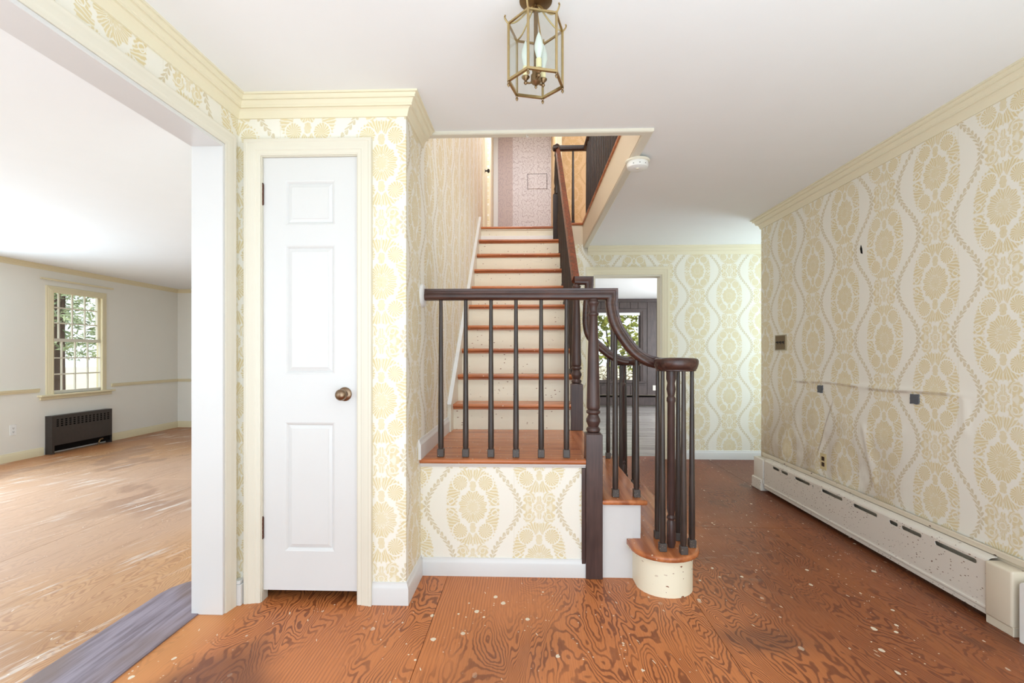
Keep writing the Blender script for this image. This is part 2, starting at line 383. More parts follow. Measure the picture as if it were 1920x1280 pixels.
M_ground = simple('pale_lawn', lin(196, 190, 166), 0.95, var=0.35, scale=1.2, spec=0.1)
def leafmat(name, a, b):
    g = G(name); g.pos(); n = g.noise(g._pv, 3.0, 2); n2 = g.noise(g._pv, 24.0, 1)
    g.bsdf.inputs['Subsurface Weight'].default_value = 0.0
    return g.out(g.mix(g.ss(n * 0.5 + n2 * 0.5, 0.35, 0.65), a, b), 0.55, spec=0.4)
M_leaf = leafmat('yellow_green_leaves', lin(190, 190, 76), lin(96, 112, 40))
M_ever = leafmat('evergreen_needles', lin(168, 178, 140), lin(84, 100, 72))
M_hedge = leafmat('bare_brush', lin(190, 176, 158), lin(120, 108, 92))
def glassmat():
    m = bpy.data.materials.new('clear_glass'); m.use_nodes = True; n = m.node_tree.nodes; l = m.node_tree.links
    n.remove(n['Principled BSDF']); out = n['Material Output']
    t = n.new('ShaderNodeBsdfTransparent'); t.inputs[0].default_value = (0.965, 0.985, 0.975, 1)
    gl = n.new('ShaderNodeBsdfGlossy'); gl.inputs['Roughness'].default_value = 0.02
    fz = n.new('ShaderNodeFresnel'); fz.inputs[0].default_value = 1.45
    mx = n.new('ShaderNodeMixShader'); ge = n.new('ShaderNodeNewGeometry'); sb = n.new('ShaderNodeMath'); sb.operation = 'SUBTRACT'; sb.inputs[0].default_value = 1.0; l.new(ge.outputs['Backfacing'], sb.inputs[1])
    ml = n.new('ShaderNodeMath'); ml.operation = 'MULTIPLY'; l.new(fz.outputs[0], ml.inputs[0]); l.new(sb.outputs[0], ml.inputs[1]); l.new(ml.outputs[0], mx.inputs[0]); l.new(t.outputs[0], mx.inputs[1]); l.new(gl.outputs[0], mx.inputs[2])
    l.new(mx.outputs[0], out.inputs[0]); return m
M_glass = glassmat()

# ------------------------------------------------------------------ mesh helpers (all take WORLD coordinates)
ORG = {}
def BM(): return bmesh.new()
def new(name, bm, mat, parent=None, origin=None, smooth=None):
    bmesh.ops.recalc_face_normals(bm, faces=bm.faces[:])
    if origin is None:
        if parent is not None: origin = ORG[parent.name]
        else:
            xs = [v.co for v in bm.verts]
            origin = Vector(((min(c.x for c in xs) + max(c.x for c in xs)) / 2, (min(c.y for c in xs) + max(c.y for c in xs)) / 2, min(c.z for c in xs)))
    origin = Vector(origin)
    for v in bm.verts: v.co -= origin
    me = bpy.data.meshes.new(name)
    if smooth is not None:
        for f in bm.faces: f.smooth = True
    bm.to_mesh(me); bm.free()
    if smooth is not None: me.set_sharp_from_angle(angle=R(smooth))
    me.materials.append(mat)
    o = bpy.data.objects.new(name, me); COL.objects.link(o)
    ORG[o.name] = origin
    if parent is not None:
        o.parent = parent; o.location = origin - ORG[parent.name]
    else: o.location = origin
    return o
def tag(o, label, cat, group=None, kind=None):
    o['label'] = label; o['category'] = cat
    if group: o['group'] = group
    if kind: o['kind'] = kind
    return o
def thing(name, loc, label, cat, group=None, kind=None):
    o = bpy.data.objects.new(name, None); COL.objects.link(o); o.location = loc; o.empty_display_size = 0.05
    ORG[o.name] = Vector(loc); return tag(o, label, cat, group, kind)
def copy(o, delta, parent=None):
    c = o.copy(); COL.objects.link(c); ORG[c.name] = ORG[o.name] + Vector(delta)
    if parent is not None: c.parent = parent; c.location = ORG[c.name] - ORG[parent.name]
    else: c.location = ORG[c.name]
    return c
def copytree(o, delta, parent=None):
    c = copy(o, delta, parent)
    for ch in list(o.children): copytree(ch, delta, c)
    return c
def box(bm, x0, x1, y0, y1, z0, z1, bev=0.0, seg=1):
    vs = [bm.verts.new((x, y, z)) for z in (z0, z1) for y in (y0, y1) for x in (x0, x1)]
    fs = [bm.faces.new([vs[i] for i in q]) for q in ((0, 2, 3, 1), (4, 5, 7, 6), (0, 1, 5, 4), (2, 6, 7, 3), (0, 4, 6, 2), (1, 3, 7, 5))]
    if bev:
        es = list({e for f in fs for e in f.edges})
        bmesh.ops.bevel(bm, geom=es, offset=bev, segments=seg, affect='EDGES', profile=0.5)
    return bm
def bx(*a, **k): return box(BM(), *a, **k)
def lathe(bm, prof, c=(0, 0, 0), n=20, axis='Z'):
    rings = []
    for r, h in prof:
        ring = []
        for i in range(n):
            t = 2 * PI * i / n; p = (r * math.cos(t), r * math.sin(t), h)
            if axis == 'X': p = (p[2], p[0], p[1])
            if axis == 'Y': p = (p[0], p[2], p[1])
            ring.append(bm.verts.new((c[0] + p[0], c[1] + p[1], c[2] + p[2])))
        rings.append(ring)
    for a, b in zip(rings, rings[1:]):
        for i in range(n): bm.faces.new((a[i], a[(i + 1) % n], b[(i + 1) % n], b[i]))
    for ring in (rings[0], rings[-1]): bm.faces.new(ring)
    return bm
def prism(bm, poly, fmap, w0, w1):
    a = [bm.verts.new(fmap(u, v, w0)) for u, v in poly]; b = [bm.verts.new(fmap(u, v, w1)) for u, v in poly]
    n = len(poly)
    bm.faces.new(a); bm.faces.new(b[::-1])
    for i in range(n): bm.faces.new((a[i], a[(i + 1) % n], b[(i + 1) % n], b[i]))
    return bm
def plate(bm, outer, holes, fmap, w0, w1):
    """A flat board with holes, thickness w0..w1, in any plane."""
    layers = []
    for w in (w0, w1):
        loops = []; edges = []
        for lp in [outer] + holes:
            vs = [bm.verts.new(fmap(u, v, w)) for u, v in lp]
            es = [bm.edges.new((vs[i], vs[(i + 1) % len(vs)])) for i in range(len(vs))]
            loops.append(vs); edges += es
        bmesh.ops.triangle_fill(bm, use_beauty=True, use_dissolve=False, edges=edges)
        layers.append(loops)
    for la, lb in zip(*layers):
        n = len(la)
        for i in range(n): bm.faces.new((la[i], la[(i + 1) % n], lb[(i + 1) % n], lb[i]))
    return bm
def rect(u0, u1, v0, v1): return [(u0, v0), (u1, v0), (u1, v1), (u0, v1)]
def stadium(u0, u1, v0, v1, n=5):
    r = min(u1 - u0, v1 - v0) / 2; cy = (v0 + v1) / 2
    return [(u1 - r + r * math.cos(t), cy + r * math.sin(t)) for t in [-PI / 2 + PI * i / n for i in range(n + 1)]] + \
           [(u0 + r + r * math.cos(t), cy + r * math.sin(t)) for t in [PI / 2 + PI * i / n for i in range(n + 1)]]
XZ = lambda u, v, w: (u, w, v)      # plane of constant Y
YZ = lambda u, v, w: (w, u, v)      # plane of constant X
XY = lambda u, v, w: (u, v, w)      # plane of constant Z
def sweep(bm, path, prof, axis, closed=False, caps=True):
    """Profile (n, w): n along cross(tangent, axis), w along axis; corners are mitred."""
    P = [Vector(p) for p in path]; A = Vector(axis).normalized(); n = len(P); rings = []
    for i in range(n):
        if closed: t0 = (P[i] - P[i - 1]).normalized(); t1 = (P[(i + 1) % n] - P[i]).normalized()
        else:
            t1 = (P[min(i + 1, n - 1)] - P[min(i, n - 2)]).normalized(); t0 = (P[max(i, 1)] - P[max(i - 1, 0)]).normalized()
        n0 = t0.cross(A).normalized(); n1 = t1.cross(A).normalized(); m = n0 + n1
        m = m * (2.0 / max(m.length_squared, 1e-6)) if m.length_squared > 0.05 else n1
        rings.append([bm.verts.new(P[i] + m * a + A * b) for a, b in prof])
    k = len(prof); pairs = list(zip(rings, rings[1:])) + ([(rings[-1], rings[0])] if closed else [])
    for a, b in pairs:
        for i in range(k): bm.faces.new((a[i], a[(i + 1) % k], b[(i + 1) % k], b[i]))
    if caps and not closed: bm.faces.new(rings[0]); bm.faces.new(rings[-1][::-1])
    return bm
def tube(bm, path, r, n=8, taper=None):
    P = [Vector(p) for p in path]; rings = []
    up = Vector((0, 0, 1))
    for i, p in enumerate(P):
        t = (P[min(i + 1, len(P) - 1)] - P[max(i - 1, 0)]).normalized()
        s = t.cross(up); s = s.normalized() if s.length > 1e-3 else Vector((1, 0, 0)); q = t.cross(s).normalized()
        rad = r if taper is None else taper[i]
        rings.append([bm.verts.new(p + s * rad * math.cos(2 * PI * j / n) + q * rad * math.sin(2 * PI * j / n)) for j in range(n)])
    for a, b in zip(rings, rings[1:]):
        for j in range(n): bm.faces.new((a[j], a[(j + 1) % n], b[(j + 1) % n], b[j]))
    bm.faces.new(rings[0]); bm.faces.new(rings[-1][::-1]); return bm
def spline(pts, k=8):
    P = [Vector(p) for p in pts]; out = []
    for i in range(len(P) - 1):
        a, b, c, d = P[max(i - 1, 0)], P[i], P[i + 1], P[min(i + 2, len(P) - 1)]
        for j in range(k):
            t = j / k
            out.append(0.5 * ((2 * b) + (c - a) * t + (2 * a - 5 * b + 4 * c - d) * t * t + (3 * b - a - 3 * c + d) * t ** 3))
    out.append(P[-1]); return out
def struct(name, bm, mat, label, cat, smooth=None, origin=(0, 0, 0)):
    return tag(new(name, bm, mat, None, origin, smooth), label, cat, kind='structure')

# ================================================================== SETTING: floors
fl = struct('floor', bx(-1.515, 3.72, YF, YB + 0.12, -0.12, -0.019), M_dark, 'worn stained plywood floor of the entrance hall and passage', 'floor')
xs = [-1.515, -0.425, 0.795, 2.0, 3.72]; ys = [YF, 0.84, 3.30, YB + 0.14]
for i in range(4):
    for j in range(3):
        new('plywood_sheet', bx(xs[i] + 0.001, xs[i + 1] - 0.001, ys[j] + 0.001, ys[j + 1] - 0.001, -0.018, 0.0, 0.0008), M_floor, fl)
fd = struct('floor_dining', bx(XDW - 0.1, -1.516, YF, YDW + 0.1, -0.12, -0.019), M_dark, 'pale scuffed plywood floor of the empty room on the left', 'floor')
xs = [XDW - 0.1, -4.20, -2.98, -1.516]; ys = [YF, -0.47, 1.97, 4.41, YDW + 0.1]
for i in range(3):
    for j in range(4):
        new('plywood_sheet', bx(xs[i] + 0.001, xs[i + 1] - 0.001, ys[j] + 0.001, ys[j + 1] - 0.001, -0.018, 0.0, 0.0008), M_dfloor, fd)
fn_ = struct('floor_den', bx(-1.5, 4.6, YB + 0.141, 11.1, -0.12, -0.012), M_dark, 'grey board floor of the panelled room beyond the doorway', 'floor')
y = YB + 0.143; rnd = random.Random(5)
while y < 11.0:
    w = 0.118
    new('floorboard', bx(-1.4, 4.5, y + 0.002, y + w - 0.002, -0.012, rnd.uniform(-0.001, 0.001), 0.001), M_dfl, fn_); y += w
# threshold board with rounded end
pts = [(-1.487, YF + 0.3), (-1.487, YJ + 0.012), (-1.516, YJ + 0.012), (-1.516, 2.505), (-1.56, 2.50), (-1.63, 2.48), (-1.70, 2.445), (-1.75, 2.405), (-1.785, 2.35), (-1.80, 2.28), (-1.802, YF + 0.3)]
tag(new('threshold_board', prism(BM(), pts, XY, 0.0005, 0.006), M_thr), 'grey weathered floor board strip with rounded end across the wide opening', 'threshold')

# ================================================================== SETTING: ceilings
b = BM()
box(b, XL, XR + 0.2, YF, YO, CEIL, ZU - 0.03); box(b, XO, 3.72, YO, YB + 0.1, CEIL, ZU - 0.03); box(b, XR + 0.2, 3.72, 4.2, YO + 1.7, CEIL + 0.001, ZU - 0.04)
box(b, XL, XS - 0.02, YO, YB + 0.1, CEIL, ZU - 0.03)
struct('ceiling', b, M_ceil, 'smooth white hall ceiling cut open above the stairs', 'ceiling')
struct('ceiling_dining', bx(XDW - 0.1, XJ + 0.01, YF, YDW + 0.1, DCEIL, DCEIL + 0.1), M_ceil, 'smooth white ceiling of the empty room on the left', 'ceiling')
struct('ceiling_den', bx(-1.5, 4.6, YB + 0.14, 11.1, 2.433, 2.55), M_ceil, 'white ceiling of the panelled room beyond the doorway', 'ceiling')
struct('ceiling_upper', bx(-1.6, 2.5, 1.5, 9.2, 5.05, 5.15), M_upceil, 'upstairs hall ceiling above the stairwell', 'ceiling')
b = BM(); box(b, XS + 0.001, 0.62, 5.62, 8.2, ZU - 0.1, ZU - 0.006); box(b, 0.64, 2.3, YO + 0.02, 7.0, ZU - 0.029, ZU - 0.006)
struct('floor_upper', b, M_treadY, 'upstairs hall floor at the head of the stairs', 'floor')

# ================================================================== SETTING: walls
struct('wall_front', plate(BM(), rect(XDW, XR + 0.1, 0, 2.7), [rect(-1.2, 1.95, 0.05, 2.25), rect(-4.9, -2.3, 0.5, 2.15)], XZ, YF - 0.12, YF), M_dwall, 'front wall of the house behind the viewer with door and window openings', 'wall')
# left wall of the hall (over the wide opening and beside the closet)
outl = [(YF, 2.7), (YF, ZH), (YJ, ZH), (YJ, 0), (7.6, 0), (7.6, 2.7)]
struct('wall_left', prism(BM(), outl, YZ, XJ + 0.008, XL), M_wall_left, 'papered wall strip above the wide opening on the left', 'wall')
struct('wall_closet', plate(BM(), rect(XL, XS, -0.016, CEIL + 0.2), [rect(-1.268, -0.800, -0.012, 2.116)], XZ, YC, YC + 0.012), M_wall_closet, 'gold damask papered wall around the narrow closet door', 'wall')
def stair_wall():
    return plate(BM(), rect(YC + 0.012, 8.3, 0, 5.05), [rect(6.15, 7.05, ZU, 4.75)], YZ, XS - 0.1, XS)
struct('wall_stairwell', stair_wall(), M_wall_stair, 'gold damask papered side wall rising beside the stairs', 'wall')
# right wall: fine grid with the lifted crease in the paper
def right_wall():
    bm = BM(); ny, nz = 300, 125
    y0, y1 = YF, YRE
    def bulge(y, z):
        d = 0.0
        if 2.25 < y < 3.85:
            edge = math.exp(-((z - 0.976 + 0.006 * math.sin(y * 7)) / 0.010) ** 2)
            fade = min(1, (y - 2.25) / 0.15) * min(1, (3.85 - y) / 0.15)
            d += 0.008 * edge * fade
            if z < 0.976: d += 0.0025 * math.exp(-(0.976 - z) / 0.12) * fade
        d += 0.007 * math.exp(-((y - 2.36) / 0.012) ** 2) * (1 if 0.80 < z < 0.97 else 0)
        q = (y - 3.35) + (z - 0.80) * 0.45
        d += 0.013 * math.exp(-(q / 0.022) ** 2) * (1 if 0.42 < z < 0.86 else 0) * (0.6 + 0.4 * math.sin(z * 21))
        q = (y - 3.02) - (z - 0.62) * 0.3
        d += 0.010 * math.exp(-(q / 0.018) ** 2) * (1 if 0.40 < z < 0.74 else 0)
        q = (z - 0.60) + (y - 2.95) * 0.7
        d += 0.008 * math.exp(-(q / 0.012) ** 2) * (1 if 2.72 < y < 3.05 else 0)
        return XR - d
    G_ = [[bm.verts.new((bulge(yy, zz), yy, zz)) for zz in [CEIL * j / nz for j in range(nz + 1)]] for yy in [y0 + (y1 - y0) * i / ny for i in range(ny + 1)]]
    for i in range(ny):
        for j in range(nz): bm.faces.new((G_[i][j], G_[i + 1][j], G_[i + 1][j + 1], G_[i][j + 1]))
    for f in bm.faces: f.smooth = True
    box(bm, XR + 0.0005, XR + 0.12, YF, YRE, 0, CEIL + 0.02)
    return bm
struct('wall_right', right_wall(), M_wall_right, 'long gold damask papered wall with lifted creases on the right', 'wall')
struct('wall_back', plate(BM(), [(0.39, 0), (0.739, 0), (0.739, 2.068), (1.502, 2.068), (1.502, 0), (3.72, 0), (3.72, 2.60), (0.39, 2.60)], [], XZ, YB, YB + 0.13), M_wall_back, 'gold damask papered end wall around the doorway', 'wall')
struct('wall_passage', plate(BM(), rect(4.0, YB, 0, 2.6), [], YZ, 3.6, 3.72), M_wall_back, 'side wall of the passage turning off behind the right wall', 'wall')
struct('wall_passage_front', bx(XR + 0.12, 3.6, YRE - 0.14, YRE - 0.02, 0, 2.6), M_wall_back, 'passage wall returning behind the long papered wall', 'wall')
# room on the left
WY0, WY1, WZ0, WZ1 = 5.43, 6.235, 0.70, 1.985
struct('wall_dining_left', plate(BM(), rect(YF, YDW, 0, DCEIL), [rect(WY0, WY1, WZ0, WZ1)], YZ, XDW - 0.12, XDW), M_dwall, 'cream painted wall with the window in the left room', 'wall')
struct('wall_dining_back', bx(XDW - 0.12, XJ, YDW, YDW + 0.1, 0, DCEIL), M_dwall, 'cream painted end wall of the left room', 'wall')
struct('wall_dining_right', bx(XJ - 0.0, XJ + 0.007, YJ + 0.01, YDW, 0, DCEIL), M_dwall, 'cream painted wall of the left room backing onto the closet', 'wall')
# den
DW = (1.34, 2.55, 0.56, 2.12)
struct('wall_den_back', plate(BM(), rect(-1.5, 4.6, 0, 2.433), [rect(*DW)], XZ, 11.02, 11.12), M_panel, 'dark panelled end wall with a window beyond the doorway', 'wall')
wdb = bpy.data.objects['wall_den_back']
x = -0.1; rnd = random.Random(3)
while x < 4.4:
    w = rnd.choice((0.17, 0.21, 0.25)); z0, z1 = 0.0, 2.36
    def seg(za, zb): new('wall_board', bx(x + 0.003, x + w - 0.003, 11.006, 11.02, za, zb, 0.003), M_panel, wdb)
    if x + w < DW[0] - 0.08 or x > DW[1] + 0.08: seg(0.0, 2.36)
    else: seg(2.21, 2.36); seg(0.0, 0.46)
    x += w
struct('wall_den_left', bx(-1.6, -1.5, YB + 0.14, 11.1, 0, 2.5), M_panel, 'dark panelled left wall of the room beyond', 'wall')
struct('wall_den_right', plate(BM(), rect(YB + 0.14, 11.1, 0, 2.5), [rect(6.7, 9.7, 0.5, 2.2)], YZ, 4.5, 4.6), M_panel, 'dark panelled right wall of the room beyond', 'wall')
# upstairs
struct('wall_upper_lilac', bx(XS, 0.50, 8.0, 8.1, ZU - 0.1, 5.05), M_lilac, 'lilac scroll papered wall at the head of the stairs', 'wall')
struct('wall_upper_back', bx(0.385, 2.4, 6.7, 8.0, ZU - 0.02, 5.05), M_wall_up, 'orange toned damask wall behind the upstairs balustrade', 'wall')
struct('wall_upper_right', plate(BM(), rect(1.6, 8.0, ZU - 0.02, 5.05), [rect(3.2, 5.2, 3.6, 5.0)], YZ, 2.3, 2.4), M_wall_up, 'upstairs hall wall on the right', 'wall')
struct('wall_upper_front', bx(XS - 0.1, 2.4, 1.6, 1.7, ZU, 5.05), M_wall_up, 'upstairs hall wall over the entrance', 'wall')
# landing front and sides under the stairs
struct('wall_landing', bx(XS, 0.303, YP, YP + 0.03, 0, 0.597), M_wall_panel, 'pale damask papered panel below the stair landing', 'wall')
und = [(YN + 0.05, 0), (YB, 0), (YB, 2.40), (YN + 0.05, 0.62)]
struct('wall_under_stairs', prism(BM(), und, YZ, 0.335, 0.365), M_wall_back, 'papered wall enclosing the space below the stair flight', 'wall')

# ================================================================== TRIM
CROWN = [(0, -0.095), (0.008, -0.095), (0.009, -0.087), (0.017, -0.064), (0.025, -0.056), (0.035, -0.056), (0.035, -0.047), (0.038, -0.044), (0.041, -0.032), (0.045, -0.027), (0.054, -0.027), (0.054, -0.019), (0.057, -0.015), (0.059, -0.009), (0.068, -0.009), (0.068, 0.0), (0, 0)]
def crown(path, z): return sweep(BM(), [(*p, z) for p in path], CROWN, (0, 0, 1))
struct('trim_1', crown([(XL, YF), (XL, YC), (XS, YC), (XS, YO - 0.02)], CEIL), M_crown, 'stepped cream crown moulding over the closet and wide opening', 'crown moulding', 25)
struct('trim_2', crown([(XR + 0.5, YRE), (XR, YRE), (XR, YF)], CEIL), M_crown, 'stepped cream crown moulding along the right papered wall', 'crown moulding', 25)
struct('trim_3', crown([(0.67, YB), (3.6, YB)], CEIL), M_crown, 'stepped cream crown moulding on the end wall above the doorway', 'crown moulding', 25)
SM = [(a * 0.7, b_ * 0.6) for a, b_ in CROWN]
def dcrown(path): return sweep(BM(), [(*p, DCEIL) for p in path], SM, (0, 0, 1))
struct('trim_4', dcrown([(XDW, YF), (XDW, YDW), (XJ, YDW)]), M_dtrim, 'yellowed crown moulding around the left room', 'crown moulding', 25)
CHAIR = [(0, -0.022), (0.010, -0.022), (0.014, -0.008), (0.02, 0.004), (0.02, 0.014), (0.024, 0.018), (0.024, 0.022), (0, 0.022)]
b = BM()
sweep(b, [(XDW, YF, 0.757), (XDW, 5.352, 0.757)], CHAIR, (0, 0, 1)); sweep(b, [(XDW, 6.312, 0.757), (XDW, YDW, 0.757), (XJ, YDW, 0.757)], CHAIR, (0, 0, 1))
struct('trim_5', b, M_dtrim, 'yellowed chair rail running either side of the left room window', 'chair rail', 25)
BASE = [(0, 0), (0.014, 0), (0.014, 0.072), (0.011, 0.080), (0.008, 0.086), (0.006, 0.098), (0, 0.100)]
def base(path, h=1.0): return sweep(BM(), [(*p, 0) for p in path], [(a, b_ * h) for a, b_ in BASE], (0, 0, 1))
b = base([(-0.741, YC), (XS, YC), (XS, YP)], 1.05); 
struct('baseboard_closet', b, M_white, 'white baseboard wrapping the closet corner', 'baseboard', 30)
struct('baseboard_landing', base([(XS + 0.012, YP), (0.303, YP)], 0.95), M_white, 'white baseboard below the landing panel', 'baseboard', 30)
struct('baseboard_left', box(box(BM(), XL + 0.0005, -1.341, YJ + 0.064, YC - 0.0005, 0.0, 0.098, 0.002), XL + 0.0005, -1.345, YJ + 0.064, YC - 0.0005, 0.098, 0.115, 0.004), M_white, 'short white baseboard between opening and closet door', 'baseboard', 30)
b = base([(0.39, YB), (0.68, YB)]); sweep(b, [(1.602, YB, 0), (3.6, YB, 0)], BASE, (0, 0, 1))
struct('baseboard_back', b, M_white, 'white baseboard on the end wall right of the doorway', 'baseboard', 30)
b = base([(XDW, YF), (XDW, 5.40)], 0.95); sweep(b, [(XDW, 6.25, 0), (XDW, YDW, 0), (XJ, YDW, 0)], BASE, (0, 0, 1))
struct('baseboard_dining', b, M_dtrim, 'yellowed baseboard around the left room', 'baseboard', 30)
CAS = [(0, 0), (0, 0.010), (0.006, 0.014), (0.020, 0.014), (0.024, 0.017), (0.034, 0.018), (0.044, 0.021), (0.056, 0.022), (0.060, 0.025), (1.0, 0.025), (1.0, 0.0)]
def casing(pts, w, axis, th=1.0):
    pr = [(min(a, w), b_ * th) if a < 1 else (w, b_ * th) for a, b_ in CAS]
    return sweep(BM(), pts, pr, axis)
# closet door casing (faces -Y): run right foot -> top -> left foot
struct('trim_6', casing([(-0.803, YC, 0.0), (-0.803, YC, 2.114), (-1.265, YC, 2.114), (-1.265, YC, 0.0)], 0.072, (0, -1, 0)), M_trim, 'moulded cream casing around the narrow closet door', 'door casing', 30)
# end doorway casing
struct('trim_7', casing([(1.502, YB, 0.0), (1.502, YB, 2.068), (0.739, YB, 2.068), (0.739, YB, 0.0)], 0.085, (0, -1, 0), 0.8), M_crown, 'cream casing around the end wall doorway', 'door casing', 30)
b = BM(); box(b, 0.739, 0.757, YB, YB + 0.14, 0, 2.068); box(b, 1.484, 1.502, YB, YB + 0.14, 0, 2.068); box(b, 0.757, 1.484, YB, YB + 0.14, 2.05, 2.068)
struct('trim_8', b, M_trim, 'cream jamb lining inside the end wall doorway', 'door jamb')
# wide opening: casing on the hall side (faces +X) and jamb lining
struct('trim_9', casing([(XL, YF, ZH), (XL, YJ, ZH), (XL, YJ, 0.0)][::-1], 0.062, (1, 0, 0), 0.75), M_trim, 'cream casing edging the wide opening on the left', 'opening casing', 30)
b = BM(); box(b, XJ - 0.006, XL + 0.004, YJ - 0.016, YJ, 0.0, ZH, 0.0015); box(b, XJ - 0.006, XL + 0.004, YF, YJ - 0.016, ZH - 0.016, ZH, 0.0015)
struct('trim_10', b, M_white, 'plain white jamb and head lining of the wide opening', 'opening jamb')
# stairwell opening: fascia boards and flat trim under the edge
b = BM(); box(b, XS, XO - 0.03, YO - 0.001, YO + 0.018, CEIL - 0.004, ZU - 0.025); box(b, 0.620, 0.642, YO, YB, CEIL - 0.004, ZU - 0.025); box(b, 0.37, 0.642, YB - 0.001, YB + 0.012, CEIL + 0.03, ZU - 0.025)
struct('trim_11', b, M_rough_cream, 'cream fascia boards lining the stairwell opening', 'fascia')
LIP = [(0, 0), (0, -0.014), (0.006, -0.018), (0.045, -0.018), (0.052, -0.012), (0.052, 0)]
b = sweep(BM(), [(XS + 0.002, YO - 0.012, CEIL), (XO, YO - 0.012, CEIL), (XO, YB - 0.01, CEIL)], [(-a, c_) for a, c_ in LIP], (0, 0, 1))
struct('trim_12', b, M_trim, 'narrow white trim edging the stairwell opening in the ceiling', 'opening trim', 30)
struct('trim_13', bx(0.63, XO, YO + 0.04, YB - 0.012, CEIL, CEIL + 0.012), M_trim, 'cream soffit strip beside the stairwell fascia', 'soffit strip')
struct('trim_14', sweep(BM(), [(-0.2, 11.006, 2.433), (4.4, 11.006, 2.433)], SM, (0, 0, 1)), M_panel, 'dark crown moulding in the panelled room', 'crown moulding', 25)

# ================================================================== closet door
dr = thing('door_1', (-1.034, 2.27, 0.05), 'narrow white three panel closet door with brass knob', 'door', kind='structure')
DX0, DX1, DZ0, DZ1 = -1.261, -0.8065, 0.052, 2.110; DY = 2.250
PAN = [(-1.157, -0.917, 1.790, 2.002), (-1.157, -0.917, 1.080, 1.694), (-1.157, -0.917, 0.238, 0.851)]
b = plate(BM(), rect(DX0, DX1, DZ0, DZ1), [rect(*p) for p in PAN], XZ, DY, DY + 0.03)
box(b, DX0 + 0.02, DX1 - 0.02, DY + 0.018, DY + 0.033, DZ0 + 0.05, DZ1 - 0.05)
new('door_frame_slab', b, M_white, dr)
for p in PAN:
    x0, x1, z0, z1 = p; bm = BM()
    sweep(bm, [(x0, DY, z0), (x0, DY, z1), (x1, DY, z1), (x1, DY, z0)], [(0, 0.001), (0.006, -0.001), (0.013, -0.007), (0.0145, -0.010), (0.0145, -0.018), (0, -0.018)], (0, -1, 0), closed=True)
    g_ = 0.014; s = 0.030
    o_ = [(x0 + g_, DY + 0.010, z0 + g_), (x1 - g_, DY + 0.010, z0 + g_), (x1 - g_, DY + 0.010, z1 - g_), (x0 + g_, DY + 0.010, z1 - g_)]
    m_ = [(x0 + g_ + 0.004, DY + 0.008, z0 + g_ + 0.004), (x1 - g_ - 0.004, DY + 0.008, z0 + g_ + 0.004), (x1 - g_ - 0.004, DY + 0.008, z1 - g_ - 0.004), (x0 + g_ + 0.004, DY + 0.008, z1 - g_ - 0.004)]
    i_ = [(x0 + s, DY + 0.004, z0 + s), (x1 - s, DY + 0.004, z0 + s), (x1 - s, DY + 0.004, z1 - s), (x0 + s, DY + 0.004, z1 - s)]
    j_ = [(a + (0.002 if k in (0, 3) else -0.002), DY + 0.002, c_ + (0.002 if k < 2 else -0.002)) for k, (a, _, c_) in enumerate(i_)]
    L_ = [[bm.verts.new(q) for q in r_] for r_ in (o_, m_, i_, j_)]
    for a, c_ in zip(L_, L_[1:]):
        for k in range(4): bm.faces.new((a[k], a[(k + 1) % 4], c_[(k + 1) % 4], c_[k]))
    bm.faces.new(L_[-1])
    new('raised_panel', bm, M_white, dr)
kb = new('door_knob', lathe(BM(), [(0.0, 0.0), (0.010, 0.0), (0.010, -0.024), (0.014, -0.028), (0.022, -0.034), (0.0265, -0.046), (0.0265, -0.054), (0.022, -0.064), (0.012, -0.069), (0.004, -0.0705)], (-0.868, DY, 0.986), 28, 'Y'), M_knob, dr, smooth=50)
new('rose', lathe(BM(), [(0.033, 0), (0.033, -0.004), (0.029, -0.008), (0.016, -0.011), (0.010, -0.012)], (-0.868, DY, 0.986), 28, 'Y'), M_knob, kb, smooth=40)
for z0, z1 in ((1.888, 1.984), (0.300, 0.398)):
    b = BM(); 
    for k in range(5):
        h = (z1 - z0) / 5; lathe(b, [(0.0055, z0 + k * h + 0.0008), (0.0055, z0 + (k + 1) * h - 0.0008)], (-1.2635, DY - 0.006, 0), 10)
    lathe(b, [(0.003, z1), (0.006, z1 + 0.002), (0.003, z1 + 0.006)], (-1.2635, DY - 0.006, 0), 10); lathe(b, [(0.003, z0 - 0.005), (0.006, z0 - 0.001), (0.003, z0)], (-1.2635, DY - 0.006, 0), 10)
    box(b, -1.268, -1.2585, DY - 0.003, DY + 0.004, z0, z1)
    new('hinge', b, M_hinge, dr)
new('strike_plate', bx(-0.8055, -0.800, DY - 0.011, DY + 0.006, 0.965, 1.008, 0.0006), M_brassdk, dr)
b = BM(); box(b, -1.268, -1.262, YC - 0.002, YC + 0.05, 0, 2.116); box(b, -0.8058, -0.800, YC - 0.002, YC + 0.05, 0, 2.116); box(b, -1.262, -0.8058, YC - 0.002, YC + 0.05, 2.111, 2.116)
struct('trim_15', b, M_trim, 'cream jamb lining inside the closet door frame', 'door jamb')
struct('wall_closet_inner', bx(-1.37, XS - 0.1, YC + 0.55, YC + 0.57, 0, 2.3), M_dark, 'unlit closet interior behind the narrow door', 'wall')

# ================================================================== staircase
st = thing('staircase', (-0.1, 4.0, 0), 'staircase with orange wood treads and chipped cream risers', 'staircase')
NOSE = [(0.0, 0.0), (0.0, -0.004), (0.003, -0.009)]
def rounded_board(bm, x0, x1, y0, y1, z0, z1, r=0.012):
    """board with rounded front (low-y) edge"""
    pr = [(y1, z0), (y1, z1)] + [(y0 + r - r * math.sin(t), z1 - r + r * math.cos(t)) for t in [PI / 2 * i / 5 for i in range(6)]] + [(y0 + r - r * math.cos(t), z0 + r - r * math.sin(t)) for t in [PI / 2 * i / 5 for i in range(6)]]
    return prism(bm, pr, YZ, x0, x1)
XK = XS + 0.025; XT = 0.395
